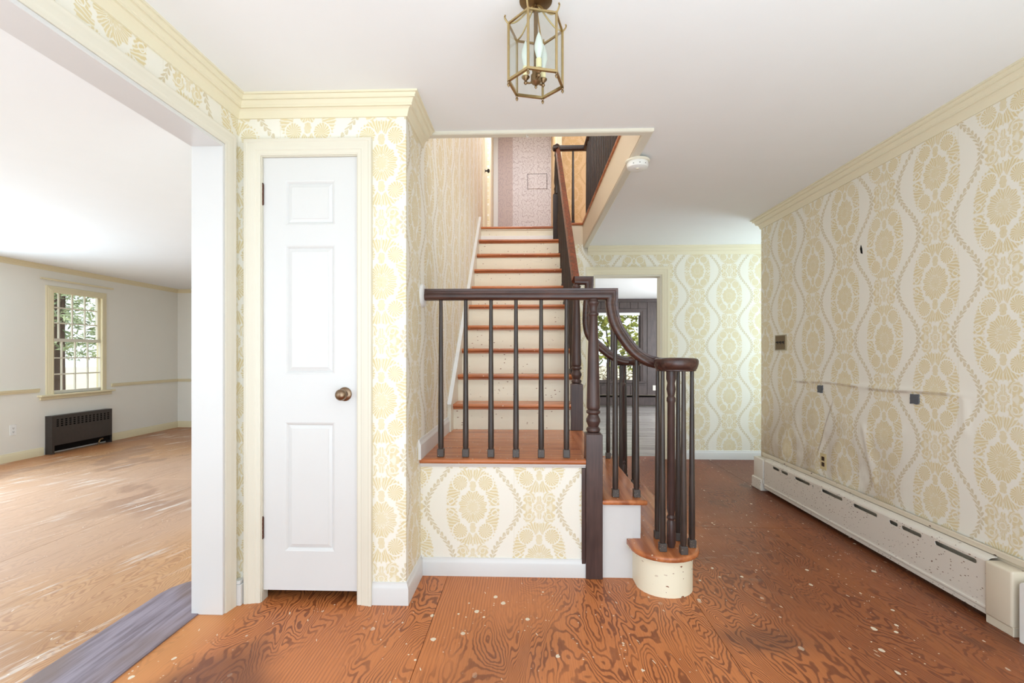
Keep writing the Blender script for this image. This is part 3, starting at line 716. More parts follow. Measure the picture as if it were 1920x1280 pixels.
# landing: boards running across, plus nosing boards on two edges
yb_ = [2.56, 2.70, 2.85, 3.0, 3.15, 3.30, 3.45, 3.56]
new('landing_nosing', rounded_board(BM(), XS + 0.001, 0.303, YP - 0.030, 2.56, 0.597, ZL), M_tread, st, smooth=40)
for a, c_ in zip(yb_, yb_[1:]):
    new('landing_board', bx(XS + 0.001, 0.300, a + 0.0006, c_ - 0.0006, 0.60, ZL, 0.0008), M_tread, st)
b = rounded_board(BM(), 2.60, 3.49, -0.402, -0.30, 0.597, ZL); bmesh.ops.transform(b, matrix=Matrix(((0, -1, 0, 0), (1, 0, 0, 0), (0, 0, 1, 0), (0, 0, 0, 1))), verts=b.verts)
new('landing_nosing', b, M_treadY, st, smooth=40)
SCO = [(0, 0), (0.022, 0), (0.020, -0.006), (0.012, -0.012), (0.008, -0.020), (0, -0.022)]
new('landing_moulding', sweep(BM(), [(XS + 0.001, YP, 0.597), (0.303, YP, 0.597)], SCO, (0, 0, 1)), M_white, st)
# upper flight
tops = [0.6225 + 0.188 + RISE * i for i in range(10)]
for i in range(10):
    yn = 3.4918 + RUN * i; zt = tops[i]; zb = (ZL if i == 0 else tops[i - 1])
    last = i == 9
    rr_ = 0.30 if last else XT
    new('riser', bx(XK, 0.372, yn + 0.028, yn + 0.046, zb, zt - 0.026), M_riser, st)
    new('tread', rounded_board(BM(), XK - 0.0, rr_ if last else XT, yn, yn + (0.11 if last else RUN + 0.03), zt - 0.027, zt, 0.0125), M_tread, st, smooth=40)
    new('tread_moulding', bx(XK, 0.372, yn + 0.016, yn + 0.028, zt - 0.040, zt - 0.027, 0.003), M_tread if i < 9 else M_riser, st)
# skirt board on the wall and cut string on the open side
nos = lambda yy: tops[0] + (yy - 3.4918) / RUN * RISE
sk = [(3.40, ZL), (3.40, nos(3.40) + 0.10), (5.58, nos(5.58) + 0.10), (5.62, ZU + 0.08), (5.62, ZU - 0.3), (3.70, ZL - 0.02)]
new('skirt_board', prism(BM(), sk, YZ, XS + 0.0005, XK), M_trim, st)
b = BM(); prism(b, [(3.385, nos(3.40) + 0.090), (3.40, nos(3.40) + 0.105), (5.58, nos(5.58) + 0.110), (5.58, nos(5.58) + 0.096)], YZ, XS + 0.0005, XK + 0.004); new('skirt_cap', b, M_white, st)
lb = sweep(BM(), [(XS, 2.49, ZL), (XS, 3.40, ZL)], [(a, c_ * 1.05) for a, c_ in BASE], (0, 0, 1)); new('landing_baseboard', lb, M_white, st)
poly = [(3.53, ZL - 0.3)]
for i in range(10):
    yn = 3.4918 + RUN * i; poly += [(yn + 0.028, (ZL if i == 0 else tops[i - 1]) - (0.0 if i == 0 else 0.027)), (yn + 0.028, tops[i] - 0.0275)]
poly += [(5.575, tops[9] - 0.0275), (5.575, tops[9] - 0.30), (3.75, ZL - 0.3)]
new('string_board', prism(BM(), poly, YZ, 0.372, 0.385), M_trim, st)
# lower steps turning off the landing towards the right
def bull(x0, x1, yf, yr, cx, r, off):
    cy_f, cy_r = yf, yr; P = []
    R_ = r + off
    P.append((x0 - (0.030 if off else 0), 2.545)); 
    for k in range(1, 15): t = PI + PI * k / 15; P.append((cx + R_ * math.cos(t), cy_f + R_ * math.sin(t)))
    P.append((cx + R_, cy_f)); P.append((cx + R_, cy_r))
    for k in range(1, 15): t = PI * k / 15; P.append((cx + R_ * math.cos(t), cy_r + R_ * math.sin(t)))
    P.append((x0 - (0.030 if off else 0), 3.56)); return P
new('bullnose_riser', prism(BM(), bull(0.548, 0.832, 2.475, 3.63, 0.690, 0.142, 0), XY, 0, 0.180), M_bull, st, smooth=40)
PB = bull(0.548, 0.832, 2.475, 3.63, 0.690, 0.142, 0.030)
def bev_slab(P, z0, z1, r):
    bm = BM(); prism(bm, P, XY, z0, z1)
    es = [e for e in bm.edges if abs(e.verts[0].co.z - e.verts[1].co.z) < 1e-6]
    bmesh.ops.bevel(bm, geom=es, offset=r, segments=3, affect='EDGES', profile=0.5); return bm
new('bullnose_tread', bev_slab(PB, 0.1795, 0.2075, 0.011), M_treadY, st, smooth=40)
new('bullnose_moulding', prism(BM(), bull(0.548, 0.832, 2.475, 3.63, 0.690, 0.142, 0.012), XY, 0.168, 0.180), M_bull, st, smooth=40)
new('second_riser', bx(0.390, 0.591, YP, 3.56, 0.2, 0.388), M_white, st)
b = BM(); prism(b, [(0.391, 0.0), (0.549, 0.0), (0.549, 0.235), (0.591, 0.235), (0.591, 0.388), (0.391, 0.388)], XZ, YP - 0.004, YP + 0.01)
new('step_end_panel', b, M_white, st)
new('second_tread', bev_slab([(0.389, YP - 0.030), (0.610, YP - 0.030), (0.622, YP - 0.024), (0.622, 3.575), (0.389, 3.575)], 0.387, 0.415, 0.011), M_treadY, st, smooth=40)
new('landing_riser', bx(0.30, 0.372, 2.60, 3.50, 0.41, 0.60), M_riser, st)

# ================================================================== balustrades
SP = [(0.0355 / 2)]
def baluster_proto(x, y, z0, z1, parent, foot=0.044, mat=M_balu, rb=0.0155, rt=0.0098):
    b = lathe(BM(), [(0.013, z0 + foot - 0.002), (rb, z0 + foot + 0.012), (rb, z0 + foot + 0.10), (rt, z1 - 0.02), (rt, z1)], (x, y, 0), 14)
    o = new('baluster', b, mat, parent, (x, y, z0), smooth=50)
    w = 0.0178
    f = new('baluster_foot', box(BM(), x - w, x + w, y - w, y + w, z0, z0 + foot, 0.003), M_foot if mat is M_balu else mat, o, (x, y, z0))
    return o
NEWEL = [(0.022, 0.0), (0.034, 0.004), (0.0375, 0.014), (0.034, 0.024), (0.027, 0.030), (0.031, 0.042), (0.0375, 0.058), (0.0375, 0.070), (0.031, 0.084), (0.0265, 0.094), (0.028, 0.098), (0.0365, 0.104), (0.0375, 0.111), (0.035, 0.118), (0.029, 0.122), (0.034, 0.128), (0.0355, 0.134), (0.0355, 0.15),
         (0.0300, 0.40), (0.0225, 0.625), (0.026, 0.630), (0.029, 0.636), (0.029, 0.641), (0.024, 0.646), (0.020, 0.652), (0.0215, 0.670), (0.028, 0.690), (0.032, 0.696), (0.032, 0.703), (0.024, 0.708), (0.021, 0.720)]
def newel(x, y, z0, zb, zt, parent, s=0.0435):
    k = (zt - zb) / 0.72
    o = new('newel_post', lathe(BM(), [(r, zb + h * k) for r, h in NEWEL], (x, y, 0), 28), M_newel, parent, (x, y, z0), smooth=50)
    b = box(BM(), x - s, x + s, y - s, y + s, z0, zb - 0.006, 0.002); lathe(b, [(s, zb - 0.007), (0.038, zb - 0.001), (0.022, zb + 0.001)], (x, y, 0), 20)
    new('newel_block', b, M_newel, o, (x, y, z0)); return o
RAILP = [(0.030, -0.016), (0.030, 0.016), (0.026, 0.024), (0.018, 0.029), (0.010, 0.031), (0.000, 0.029), (-0.006, 0.025), (-0.014, 0.025), (-0.018, 0.021), (-0.030, 0.021),
         (-0.030, -0.021), (-0.018, -0.021), (-0.014, -0.025), (-0.006, -0.025), (0.000, -0.029), (0.010, -0.031), (0.018, -0.029), (0.026, -0.024)]
def gooseneck(y, zr, x_from, drop):
    p = [(x_from, y, zr), (0.447, y, zr)] + [tuple(q) for q in spline([(a, y, c_) for a, c_ in drop], 6)]
    return sweep(BM(), p, [(-a, c_) for a, c_ in RAILP], (0, 1, 0))
def volute(y, parent, cx=0.750):
    pr = [(0.03, 1.090), (0.093, 1.090), (0.097, 1.093), (0.097, 1.098), (0.101, 1.102), (0.106, 1.118), (0.109, 1.130), (0.109, 1.142), (0.105, 1.150), (0.096, 1.1555), (0.03, 1.158)]
    return new('volute_cap', lathe(BM(), pr, (cx, y, 0), 40), M_rail, parent, smooth=40)
def volute_posts(cx, cy, sgn, proto, parent):
    for dx, dy in ((-0.088, -0.075), (-0.068, 0.088), (0.004, -0.108), (0.032, 0.066), (0.073, -0.022)):
        copytree(proto, Vector((cx + dx, cy + sgn * dy, 0.2075)) - ORG[proto.name], parent)
    n = new('volute_newel', lathe(BM(), [(0.017, 0.2075), (0.022, 0.23), (0.022, 0.33), (0.016, 0.345), (0.021, 0.352), (0.021, 0.36), (0.015, 0.37), (0.021, 0.40), (0.018, 0.93), (0.022, 0.94), (0.022, 0.955), (0.016, 0.965), (0.023, 1.0), (0.018, 1.03), (0.024, 1.05), (0.024, 1.092)], (cx - 0.03, cy, 0), 18), M_balu, parent, smooth=40)
fr_ = thing('landing_railing', (-0.05, 2.575, ZL), 'dark wood landing railing with turned newel, curled drop and round volute end facing the hall', 'stair railing')
yr = 2.578
DROP1 = [(0.447, 1.470), (0.444, 1.436), (0.466, 1.339), (0.511, 1.260), (0.567, 1.189), (0.628, 1.146), (0.683, 1.129), (0.72, 1.125)]
new('handrail', gooseneck(yr, 1.495, XS + 0.012, DROP1), M_rail, fr_, smooth=35)
ro = new('wall_rosette', lathe(BM(), [(0.02, 0.0), (0.064, 0.0), (0.064, 0.006), (0.058, 0.014), (0.046, 0.018), (0.02, 0.018)], (XS, yr, 1.492), 32, 'X'), M_white, fr_, smooth=35)
ro['label'] = 'round white wall plate'
newel(0.3465, 2.562, 0.0, 0.762, 1.468, fr_)
new('half_post', bx(0.283, 0.3025, YP - 0.012, YP - 0.0005, 0.0, 0.575, 0.001), M_newel, fr_)
bp = baluster_proto(-0.470, yr, ZL, 1.470, fr_)
for x in (-0.3355, -0.199, -0.0645, 0.0705, 0.206): copytree(bp, (x + 0.470, 0, 0), fr_)
volute(2.462, fr_)
pv_ = baluster_proto(0.662, 2.387, 0.2075, 1.092, fr_, 0.040)
for dx, dy in ((-0.068, 0.088), (0.004, -0.108), (0.032, 0.066), (0.073, -0.022)): copytree(pv_, (dx + 0.088, dy + 0.075, 0), fr_)
NV = [(0.017, 0.2075), (0.022, 0.23), (0.022, 0.33), (0.016, 0.345), (0.021, 0.352), (0.021, 0.36), (0.015, 0.37), (0.021, 0.40), (0.018, 0.93), (0.022, 0.94), (0.022, 0.955), (0.016, 0.965), (0.023, 1.0), (0.018, 1.03), (0.024, 1.05), (0.024, 1.092)]
new('volute_newel', lathe(BM(), NV, (0.718, 2.435, 0), 18), M_newel, fr_, smooth=40)
baluster_proto(0.466, yr, 0.415, 1.345, fr_, 0.042); baluster_proto(0.578, yr, 0.415, 1.175, fr_, 0.042)
# rear / flight railing
rf = thing('flight_railing', (0.355, 4.4, ZL), 'dark wood stair flight railing with reddish orange lit handrail climbing to the upstairs newel', 'stair railing')
DROP2 = [(0.447, 1.68), (0.440, 1.60), (0.432, 1.50), (0.432, 1.39), (0.458, 1.300), (0.545, 1.213), (0.620, 1.157), (0.690, 1.130), (0.73, 1.125)]
new('handrail', gooseneck(YN, 1.712, 0.34, DROP2), M_rail, rf, smooth=35)
newel(0.355, YN, ZL, 0.962, 1.690, rf)
new('flight_handrail', sweep(BM(), [(0.352, YN + 0.01, 1.72), (0.345, 5.58, 3.545)], RAILP, (1, 0, 0.0)), M_redrail, rf, smooth=35)
volute(3.645, rf)
pr_ = baluster_proto(0.662, 3.72, 0.2075, 1.092, rf, 0.040)
for dx, dy in ((-0.068, -0.088), (0.004, 0.108), (0.032, -0.066), (0.073, 0.022)): copytree(pr_, (dx + 0.088, dy - 0.075, 0), rf)
new('volute_newel', lathe(BM(), NV, (0.718, 3.67, 0), 18), M_newel, rf, smooth=40)
baluster_proto(0.466, YN, 0.415, 1.29, rf, 0.042); baluster_proto(0.585, YN, 0.415, 1.17, rf, 0.042)
for i in range(9):
    for f in (0.30, 0.78):
        yy = 3.4918 + RUN * (i + f); 
        if yy < 3.60: continue
        zt = 1.72 + (yy - YN) * 0.889 - 0.03
        baluster_proto(0.352, yy, tops[i], zt, rf, 0.044, M_dkbalu)
tn = new('newel_post', lathe(BM(), [(0.022, 3.02), (0.036, 3.03), (0.030, 3.06), (0.036, 3.09), (0.026, 3.12), (0.034, 3.16), (0.024, 3.46), (0.032, 3.48), (0.026, 3.50), (0.030, 3.53), (0.034, 3.56), (0.030, 3.60), (0.012, 3.615)], (0.335, 5.585, 0), 24), M_dkbalu, rf, (0.335, 5.585, 2.3), smooth=50)
new('newel_block', box(BM(), 0.290, 0.380, 5.54, 5.63, 2.45, 3.02, 0.002), M_dkbalu, tn, (0.335, 5.585, 2.3))
new('rail_cap', lathe(BM(), [(0.012, -0.055), (0.034, -0.045), (0.040, -0.02), (0.034, 0.0), (0.015, 0.01)], (0.335, 5.55, 3.55), 18, 'X'), M_dkbalu, tn, (0.335, 5.585, 2.3), smooth=50)
# upstairs balustrade over the hall
ub = thing('upstairs_balustrade', (0.655, 4.0, ZU), 'dark upstairs balustrade of close balusters above the stairwell edge', 'balustrade')
RP = [(a * 0.95, c_) for a, c_ in RAILP]
new('handrail', sweep(BM(), [(0.36, YB + 0.075, 3.53), (0.660, YB + 0.075, 3.53), (0.660, YO + 0.05, 3.53)], [(c_, -a) for a, c_ in RP], (0, 0, 1)), M_dkbalu, ub, smooth=35)
b0 = baluster_proto(0.660, YB - 0.06, ZU, 3.505, ub, 0.05, M_dkbalu, 0.016, 0.011)
for i in range(1, 25): copytree(b0, (0, -0.112 * i, 0), ub)
copytree(b0, (-0.145, 0.135, 0), ub)
b = rounded_board(BM(), YO + 0.03, YB + 0.13, 0.606, 0.72, ZU - 0.026, ZU, 0.012); bmesh.ops.transform(b, matrix=Matrix(((0, 1, 0, 0), (1, 0, 0, 0), (0, 0, 1, 0), (0, 0, 0, 1))), verts=b.verts)
new('edge_nosing', b, M_tread, ub, smooth=40)
new('edge_nosing', rounded_board(BM(), 0.38, 0.62, YB - 0.02, YB + 0.13, ZU - 0.026, ZU, 0.012), M_tread, ub, smooth=40)

# ================================================================== upstairs bits
dl = thing('door_2', (XS - 0.02, 6.6, ZU), 'cream upstairs door with dark knob in the stairwell wall', 'door', kind='structure')
new('door_leaf', bx(XS - 0.06, XS - 0.025, 6.17, 7.03, ZU + 0.01, 4.73), M_crown, dl)
new('door_casing', sweep(BM(), [(XS, 6.15, ZU), (XS, 6.15, 4.75), (XS, 7.05, 4.75), (XS, 7.05, ZU)], [(-a if a < 1 else -0.085, c_) for a, c_ in CAS], (1, 0, 0)), M_crown, dl)
kn = new('door_knob', lathe(BM(), [(0.028, 0.0), (0.028, 0.006), (0.010, 0.012), (0.010, 0.035), (0.026, 0.045), (0.028, 0.058), (0.016, 0.070)], (XS - 0.025, 6.60, 3.70), 18, 'X'), M_black, dl, smooth=50)
pn = tag(new('access_panel', bx(-0.003, 0.312, 7.988, 8.0, 3.925, 4.168, 0.003), M_lilac), 'small square papered access panel set in the lilac upstairs wall', 'access panel')
b = BM()
for q in ((-0.010, -0.003, 3.918, 4.176), (0.312, 0.319, 3.918, 4.176), (-0.003, 0.312, 4.168, 4.176)): box(b, q[0], q[1], 7.996, 8.001, q[2], q[3])
new('shadow_gap', b, M_dark, pn)
struct('trim_16', bx(0.385, 0.47, 6.66, 6.70, ZU, 5.0, 0.004), M_crown, 'cream corner trim between lilac and orange upstairs papers', 'corner trim')
struct('trim_17', bx(XS, XS + 0.075, 7.97, 8.0, ZU, 5.0, 0.004), M_white, 'white corner trim left of the lilac upstairs wall', 'corner trim')
hk = tag(new('ceiling_hook', tube(BM(), spline([(-0.008, YO + 0.01, CEIL), (-0.008, YO + 0.01, CEIL - 0.02), (-0.004, YO + 0.005, CEIL - 0.032), (0.002, YO + 0.01, CEIL - 0.024)], 5), 0.0022, 6), M_white), 'tiny white hook under the stairwell opening edge', 'hook')

# ================================================================== smoke detector
sd = thing('smoke_detector', (0.675, 2.985, CEIL), 'round white smoke detector on the ceiling at the stairwell edge', 'smoke detector')
SX, SY = 0.675, 2.985
new('base_plate', lathe(BM(), [(0.03, 0), (0.074, 0), (0.074, -0.008), (0.070, -0.013), (0.03, -0.013)], (SX, SY, CEIL - 0.018), 36), M_bone, sd, smooth=35)
new('detector_body', lathe(BM(), [(0.03, -0.013), (0.064, -0.013), (0.066, -0.030), (0.062, -0.044), (0.050, -0.052), (0.02, -0.054)], (SX, SY, CEIL - 0.018), 36), M_plastic, sd, smooth=35)
new('test_button', lathe(BM(), [(0.010, -0.052), (0.010, -0.058), (0.006, -0.060)], (SX - 0.005, SY - 0.022, CEIL - 0.018), 16), M_bone, sd, smooth=35)
b = BM()
for k in range(1, 4):
    t = -PI / 2 + (k - 2) * 0.6; box(b, SX + 0.063 * math.cos(t) - 0.003, SX + 0.063 * math.cos(t) + 0.003, SY + 0.064 * math.sin(t) - 0.003, SY + 0.064 * math.sin(t) + 0.002, CEIL - 0.053, CEIL - 0.050)
sl_ = new('vent_slots', b, M_black, sd); sl_['kind'] = 'stuff'

# ================================================================== lantern
LX, LY = 0.0268, 1.644; LZ0, LZ1 = 2.100, 2.292; LR = 0.0955; LA = R(14)
lt_ = thing('pendant_lantern', (LX, LY, CEIL), 'six sided brass and glass ceiling lantern with candle lights', 'ceiling light')
def hv(i, z, r=LR): t = LA + i * PI / 3; return Vector((LX + r * math.cos(t), LY + r * math.sin(t), z))
new('canopy', lathe(BM(), [(0.008, CEIL - 0.016), (0.016, CEIL - 0.014), (0.044, CEIL - 0.010), (0.056, CEIL - 0.004), (0.056, CEIL)], (LX, LY, 0), 28), M_brassdk, lt_, smooth=40)
new('stem', lathe(BM(), [(0.007, 2.165), (0.007, 2.36), (0.012, 2.352)], (LX, LY, 0), 12), M_brassdk, lt_, smooth=40)
for i in range(6):
    a, c_ = hv(i, LZ0), hv(i + 1, LZ0); new('bottom_rail', sweep(BM(), [a, c_], [(-0.0045, -0.004), (0.0045, -0.004), (0.0045, 0.004), (-0.0045, 0.004)], (0, 0, 1)), M_brass, lt_)
    a, c_ = hv(i, LZ1), hv(i + 1, LZ1); new('top_rail', sweep(BM(), [a, c_], [(-0.003, -0.003), (0.003, -0.003), (0.003, 0.003), (-0.003, 0.003)], (0, 0, 1)), M_brass, lt_)
    po = new('corner_post', tube(BM(), [hv(i, LZ0 - 0.004), hv(i, LZ1 + 0.004)], 0.0044, 8), M_brass, lt_)
    new('finial', lathe(BM(), [(0.002, 0.0), (0.0045, -0.003), (0.0025, -0.006), (0.0050, -0.010), (0.0042, -0.015), (0.0008, -0.020)], tuple(hv(i, LZ0 - 0.003)), 10), M_brassdk, po, smooth=50)
    d = (hv(i, 0) - Vector((LX, LY, 0))).normalized()
    new('top_hook', tube(BM(), spline([hv(i, LZ1), hv(i, LZ1 + 0.006, LR + 0.006), hv(i, LZ1 + 0.018, LR + 0.013), hv(i, LZ1 + 0.026, LR + 0.011)], 5), 0.003, 6), M_brass, po)
    new('scroll_arm', tube(BM(), spline([hv(i, LZ1), hv(i, LZ1 + 0.010, LR * 0.72), hv(i, LZ1 + 0.038, LR * 0.42), hv(i, LZ1 + 0.062, LR * 0.22), hv(i, LZ1 + 0.072, 0.008)], 6), 0.0028, 6), M_brass, lt_)
    a, c_ = hv(i, 0, LR - 0.002), hv(i + 1, 0, LR - 0.002); e_ = (c_ - a); a2 = a + e_ * 0.05; c2 = c_ - e_ * 0.05
    new('glass_pane', sweep(BM(), [(a2.x, a2.y, 0), (c2.x, c2.y, 0)], [(0.001, LZ0 + 0.004), (0.001, LZ1 - 0.004), (-0.001, LZ1 - 0.004), (-0.001, LZ0 + 0.004)], (0, 0, 1)), M_glass, lt_)
new('candle_hub', lathe(BM(), [(0.002, 2.083), (0.005, 2.088), (0.003, 2.094), (0.010, 2.098), (0.017, 2.104), (0.017, 2.128), (0.012, 2.134), (0.013, 2.146), (0.008, 2.158), (0.006, 2.17)], (LX, LY, 0), 20), M_brassdk, lt_, smooth=45)
for k in range(3):
    t = R(-75) + k * 2 * PI / 3; cx, cy = LX + 0.036 * math.cos(t), LY + 0.036 * math.sin(t)
    cd = new('candle_arm', tube(BM(), spline([(LX, LY, 2.118), (LX + 0.02 * math.cos(t), LY + 0.02 * math.sin(t), 2.106), (cx, cy, 2.112), (cx, cy, 2.125)], 5), 0.0035, 8), M_brassdk, lt_)
    new('candle_cup', lathe(BM(), [(0.003, 2.103), (0.007, 2.108), (0.004, 2.116), (0.010, 2.122), (0.014, 2.127), (0.014, 2.129), (0.006, 2.130)], (cx, cy, 0), 16), M_brassdk, cd, smooth=45)
    new('candle_sleeve', lathe(BM(), [(0.0095, 2.129), (0.0095, 2.163), (0.004, 2.164)], (cx, cy, 0), 14), M_sleeve, cd, smooth=45)
    new('flame_bulb', lathe(BM(), [(0.006, 2.163), (0.009, 2.172), (0.015, 2.195), (0.015, 2.21), (0.009, 2.235), (0.002, 2.252)], (cx, cy, 0), 14), M_bulb, cd, smooth=60)

# ================================================================== baseboard heater
ht = thing('baseboard_heater', (2.05, 3.2, 0), 'long chipped cream baseboard heater along the right wall', 'heater')
HX = 2.018; HY0, HY1 = 2.180, 4.17
new('back_plate', box(box(BM(), XR - 0.010, XR - 0.0062, HY0 - 0.13, 4.30, 0.02, 0.312), XR - 0.022, XR - 0.0062, HY0 - 0.13, 4.30, 0.286, 0.312, 0.002), M_heatcap, ht)
sl = [(2.228, 2.452), (2.532, 2.664), (2.690, 2.752), (2.845, 3.048), (3.152, 3.368), (3.462, 3.478), (3.51, 3.70), (3.80, 3.90), (3.93, 4.03)]
b = plate(BM(), rect(HY0, HY1, 0.075, 0.262), [stadium(a, c_, 0.231, 0.252) for a, c_ in sl], YZ, HX, HX + 0.003)
new('front_cover', b, M_heater, ht)
TOPP = [(HX, 0.262), (HX + 0.003, 0.270), (HX + 0.010, 0.277), (HX + 0.020, 0.281), (HX + 0.044, 0.284), (HX + 0.044, 0.281), (HX + 0.020, 0.278), (HX + 0.012, 0.274), (HX + 0.006, 0.268), (HX + 0.003, 0.262)]
new('top_hood', prism(BM(), TOPP, lambda u, v, w: (u, w, v), HY0, HY1), M_heater, ht, smooth=40)
LOW = [(HX, 0.075), (HX + 0.003, 0.075), (HX + 0.003, 0.066), (HX - 0.001, 0.062), (HX - 0.001, 0.055), (HX + 0.002, 0.051), (HX + 0.003, 0.032), (HX + 0.010, 0.029), (HX + 0.009, 0.026), (HX, 0.030), (HX - 0.001, 0.050), (HX - 0.004, 0.056), (HX - 0.004, 0.063), (HX - 0.001, 0.068)]
new('lower_lip', prism(BM(), LOW, lambda u, v, w: (u, w, v), HY0, HY1), M_heater, ht)
b = BM()
for k in range(150): box(b, HX + 0.012, HX + 0.052, HY0 + 0.02 + k * 0.0125, HY0 + 0.0206 + k * 0.0125, 0.10, 0.20)
tube(b, [(HX + 0.03, HY0, 0.15), (HX + 0.03, HY1, 0.15)], 0.011, 8)
fi = new('heating_fins', b, M_rust, ht); fi['kind'] = 'stuff'
new('end_cap', box(box(BM(), HX - 0.012, XR - 0.0065, 2.058, HY0, 0.035, 0.272, 0.010, 3), HX - 0.006, XR - 0.0065, 2.058, HY0 - 0.001, 0.0, 0.040, 0.002), M_heatcap, ht, smooth=35)
new('end_cap', box(box(BM(), HX - 0.010, XR - 0.0065, HY1 + 0.008, 4.345, 0.06, 0.272, 0.008, 2), HX - 0.022, XR - 0.0065, HY1 + 0.02, 4.358, 0.0, 0.10, 0.006), M_heater, ht, smooth=35)
vb = thing('valve_cover', (2.04, 1.98, 0), 'white box with round dark opening standing at the near heater end', 'valve cover')
new('cover_box', plate(BM(), [(1.917, 0.0), (2.030, 0.0), (2.030, 0.235), (2.022, 0.246), (1.927, 0.246), (1.917, 0.235)], [[(1.972 + 0.036 * math.cos(2 * PI * i / 20), 0.115 + 0.042 * math.sin(2 * PI * i / 20)) for i in range(20)]], YZ, HX - 0.010, HX + 0.01), M_plastic, vb)
new('cover_back', bx(HX + 0.01, XR - 0.0065, 1.917, 2.030, 0.0, 0.246, 0.003), M_plastic, vb)
new('round_grille', lathe(BM(), [(0.036, 0.0), (0.030, 0.004), (0.010, 0.004)], (HX + 0.003, 1.972, 0.115), 20, 'X'), M_black, vb)

# ================================================================== wall fittings
sw = thing('light_switch', (XR - 0.006, 4.022, 1.27), 'dark bronze triple light switch plate on the right papered wall', 'light switch')
new('switch_plate', bx(XR - 0.006, XR - 0.0005, 3.945, 4.100, 1.212, 1.328, 0.002), M_switch, sw)
b = BM(); box(b, XR - 0.009, XR - 0.0005, 3.938, 3.946, 1.206, 1.334); box(b, XR - 0.009, XR - 0.0005, 4.099, 4.107, 1.206, 1.334); box(b, XR - 0.009, XR - 0.0005, 3.946, 4.099, 1.206, 1.213); box(b, XR - 0.009, XR - 0.0005, 3.946, 4.099, 1.327, 1.334)
new('plate_rim', b, M_silver, sw)
for k in range(3):
    yy = 3.976 + 0.046 * k; tg = new('toggle', box(box(BM(), XR - 0.0075, XR - 0.005, yy - 0.006, yy + 0.006, 1.257, 1.283), XR - 0.020, XR - 0.005, yy - 0.004, yy + 0.004, 1.268, 1.278, 0.001), M_black, sw)
def outlet(o, fx, cu, cz, s=1, mat=M_bone, dark=M_black):
    """fx(u, z, w): w is out of the wall"""
    def bb(u0, u1, z0, z1, w0, w1, bev=0):
        bm = box(BM(), u0, u1, z0, z1, w0, w1, bev)
        for v in bm.verts: v.co = Vector(fx(v.co.x, v.co.y, v.co.z))
        return bm
    new('cover_plate', bb(cu - 0.035, cu + 0.035, cz - 0.057, cz + 0.057, 0.0, 0.005, 0.0015), mat, o)
    for dz in (-0.020, 0.020):
        rc = new('receptacle', bb(cu - 0.016, cu + 0.016, cz + dz - 0.014, cz + dz + 0.014, 0.004, 0.0065, 0.001), dark if dark is not M_black else mat, o)
        bm = bb(cu - 0.008, cu - 0.005, cz + dz - 0.004, cz + dz + 0.006, 0.006, 0.0070); bm2 = BM()
        new('slot', bm, M_black, rc); new('slot', bb(cu + 0.005, cu + 0.008, cz + dz - 0.004, cz + dz + 0.006, 0.006, 0.0070), M_black, rc); new('slot', bb(cu - 0.003, cu + 0.003, cz + dz - 0.011, cz + dz - 0.006, 0.006, 0.0070), M_black, rc)
o1 = thing('wall_outlet', (XR, 3.455, 0.362), 'papered over outlet with dark sockets above the long heater', 'outlet'); outlet(o1, lambda u, z, w: (XR - w, u, z), 3.455, 0.419, mat=paint('outlet_papered', lin(214, 196, 150), 0.6), dark=M_rust)
o2 = thing('wall_outlet', (XDW, 5.075, 0.287), 'white outlet low on the wall left of the dark radiator', 'outlet'); outlet(o2, lambda u, z, w: (XDW + w, u, z), 5.075, 0.344, mat=M_plastic)
o3 = thing('wall_outlet', (2.87, 11.0, 0.353), 'pale outlet on the dark panelling beyond the doorway', 'outlet'); outlet(o3, lambda u, z, w: (u, 11.004 - w, z), 2.87, 0.41)
for yy, zz, lab in ((3.488, 0.927, 'small grey scuffed patch on the right wallpaper, the one nearer the light switch'), (2.651, 0.934, 'grey torn patch on the right wallpaper, the one nearer the heater end box')):
    bm = BM(); rn = random.Random(int(yy * 100)); P = []
    for k in range(16):
        t = 2 * PI * k / 16; r = 0.030 * min(1 / max(abs(math.cos(t)), 1e-3), 1 / max(abs(math.sin(t)), 1e-3)) * rn.uniform(0.86, 1.03); P.append((yy + r * math.cos(t), zz + r * 0.92 * math.sin(t)))
    tag(new('tape_patch', prism(bm, P, YZ, XR - 0.0085, XR - 0.0005), M_greypatch), lab, 'tape patch', 'grey patches on the right wall')
tag(new('wall_nick', prism(BM(), [(3.060, 1.800), (3.075, 1.806), (3.082, 1.835), (3.074, 1.858), (3.064, 1.832)], YZ, XR - 0.002, XR + 0.001), M_dark), 'small dark tear in the upper right wallpaper', 'tear')

# ================================================================== left room: window, radiator
wi = thing('window_1', (XDW, 5.83, 0.66), 'double hung window of small panes in the left room', 'window', kind='structure')
FW = lambda u, v, w: (XDW + w, u, v)
new('window_casing', casing([(XDW, WY1, WZ0), (XDW, WY1, WZ1), (XDW, WY0, WZ1), (XDW, WY0, WZ0)][::-1], 0.078, (1, 0, 0)), M_dtrim, wi)
new('head_rail', bx(XDW + 0.025, XDW + 0.036, 5.345, 6.318, 2.045, 2.066, 0.002), M_dtrim, wi)
new('window_sill', box(BM(), XDW - 0.10, XDW + 0.055, 5.335, 6.33, 0.678, 0.700, 0.004), M_dtrim, wi)
new('window_apron', bx(XDW, XDW + 0.02, 5.355, 6.31, 0.640, 0.678, 0.004), M_dtrim, wi)
b = BM(); box(b, XDW - 0.11, XDW, WY0, WY0 + 0.022, WZ0, WZ1); box(b, XDW - 0.11, XDW, WY1 - 0.022, WY1, WZ0, WZ1); box(b, XDW - 0.11, XDW, WY0 + 0.022, WY1 - 0.022, WZ1 - 0.02, WZ1)
new('window_jamb', b, M_dtrim, wi)
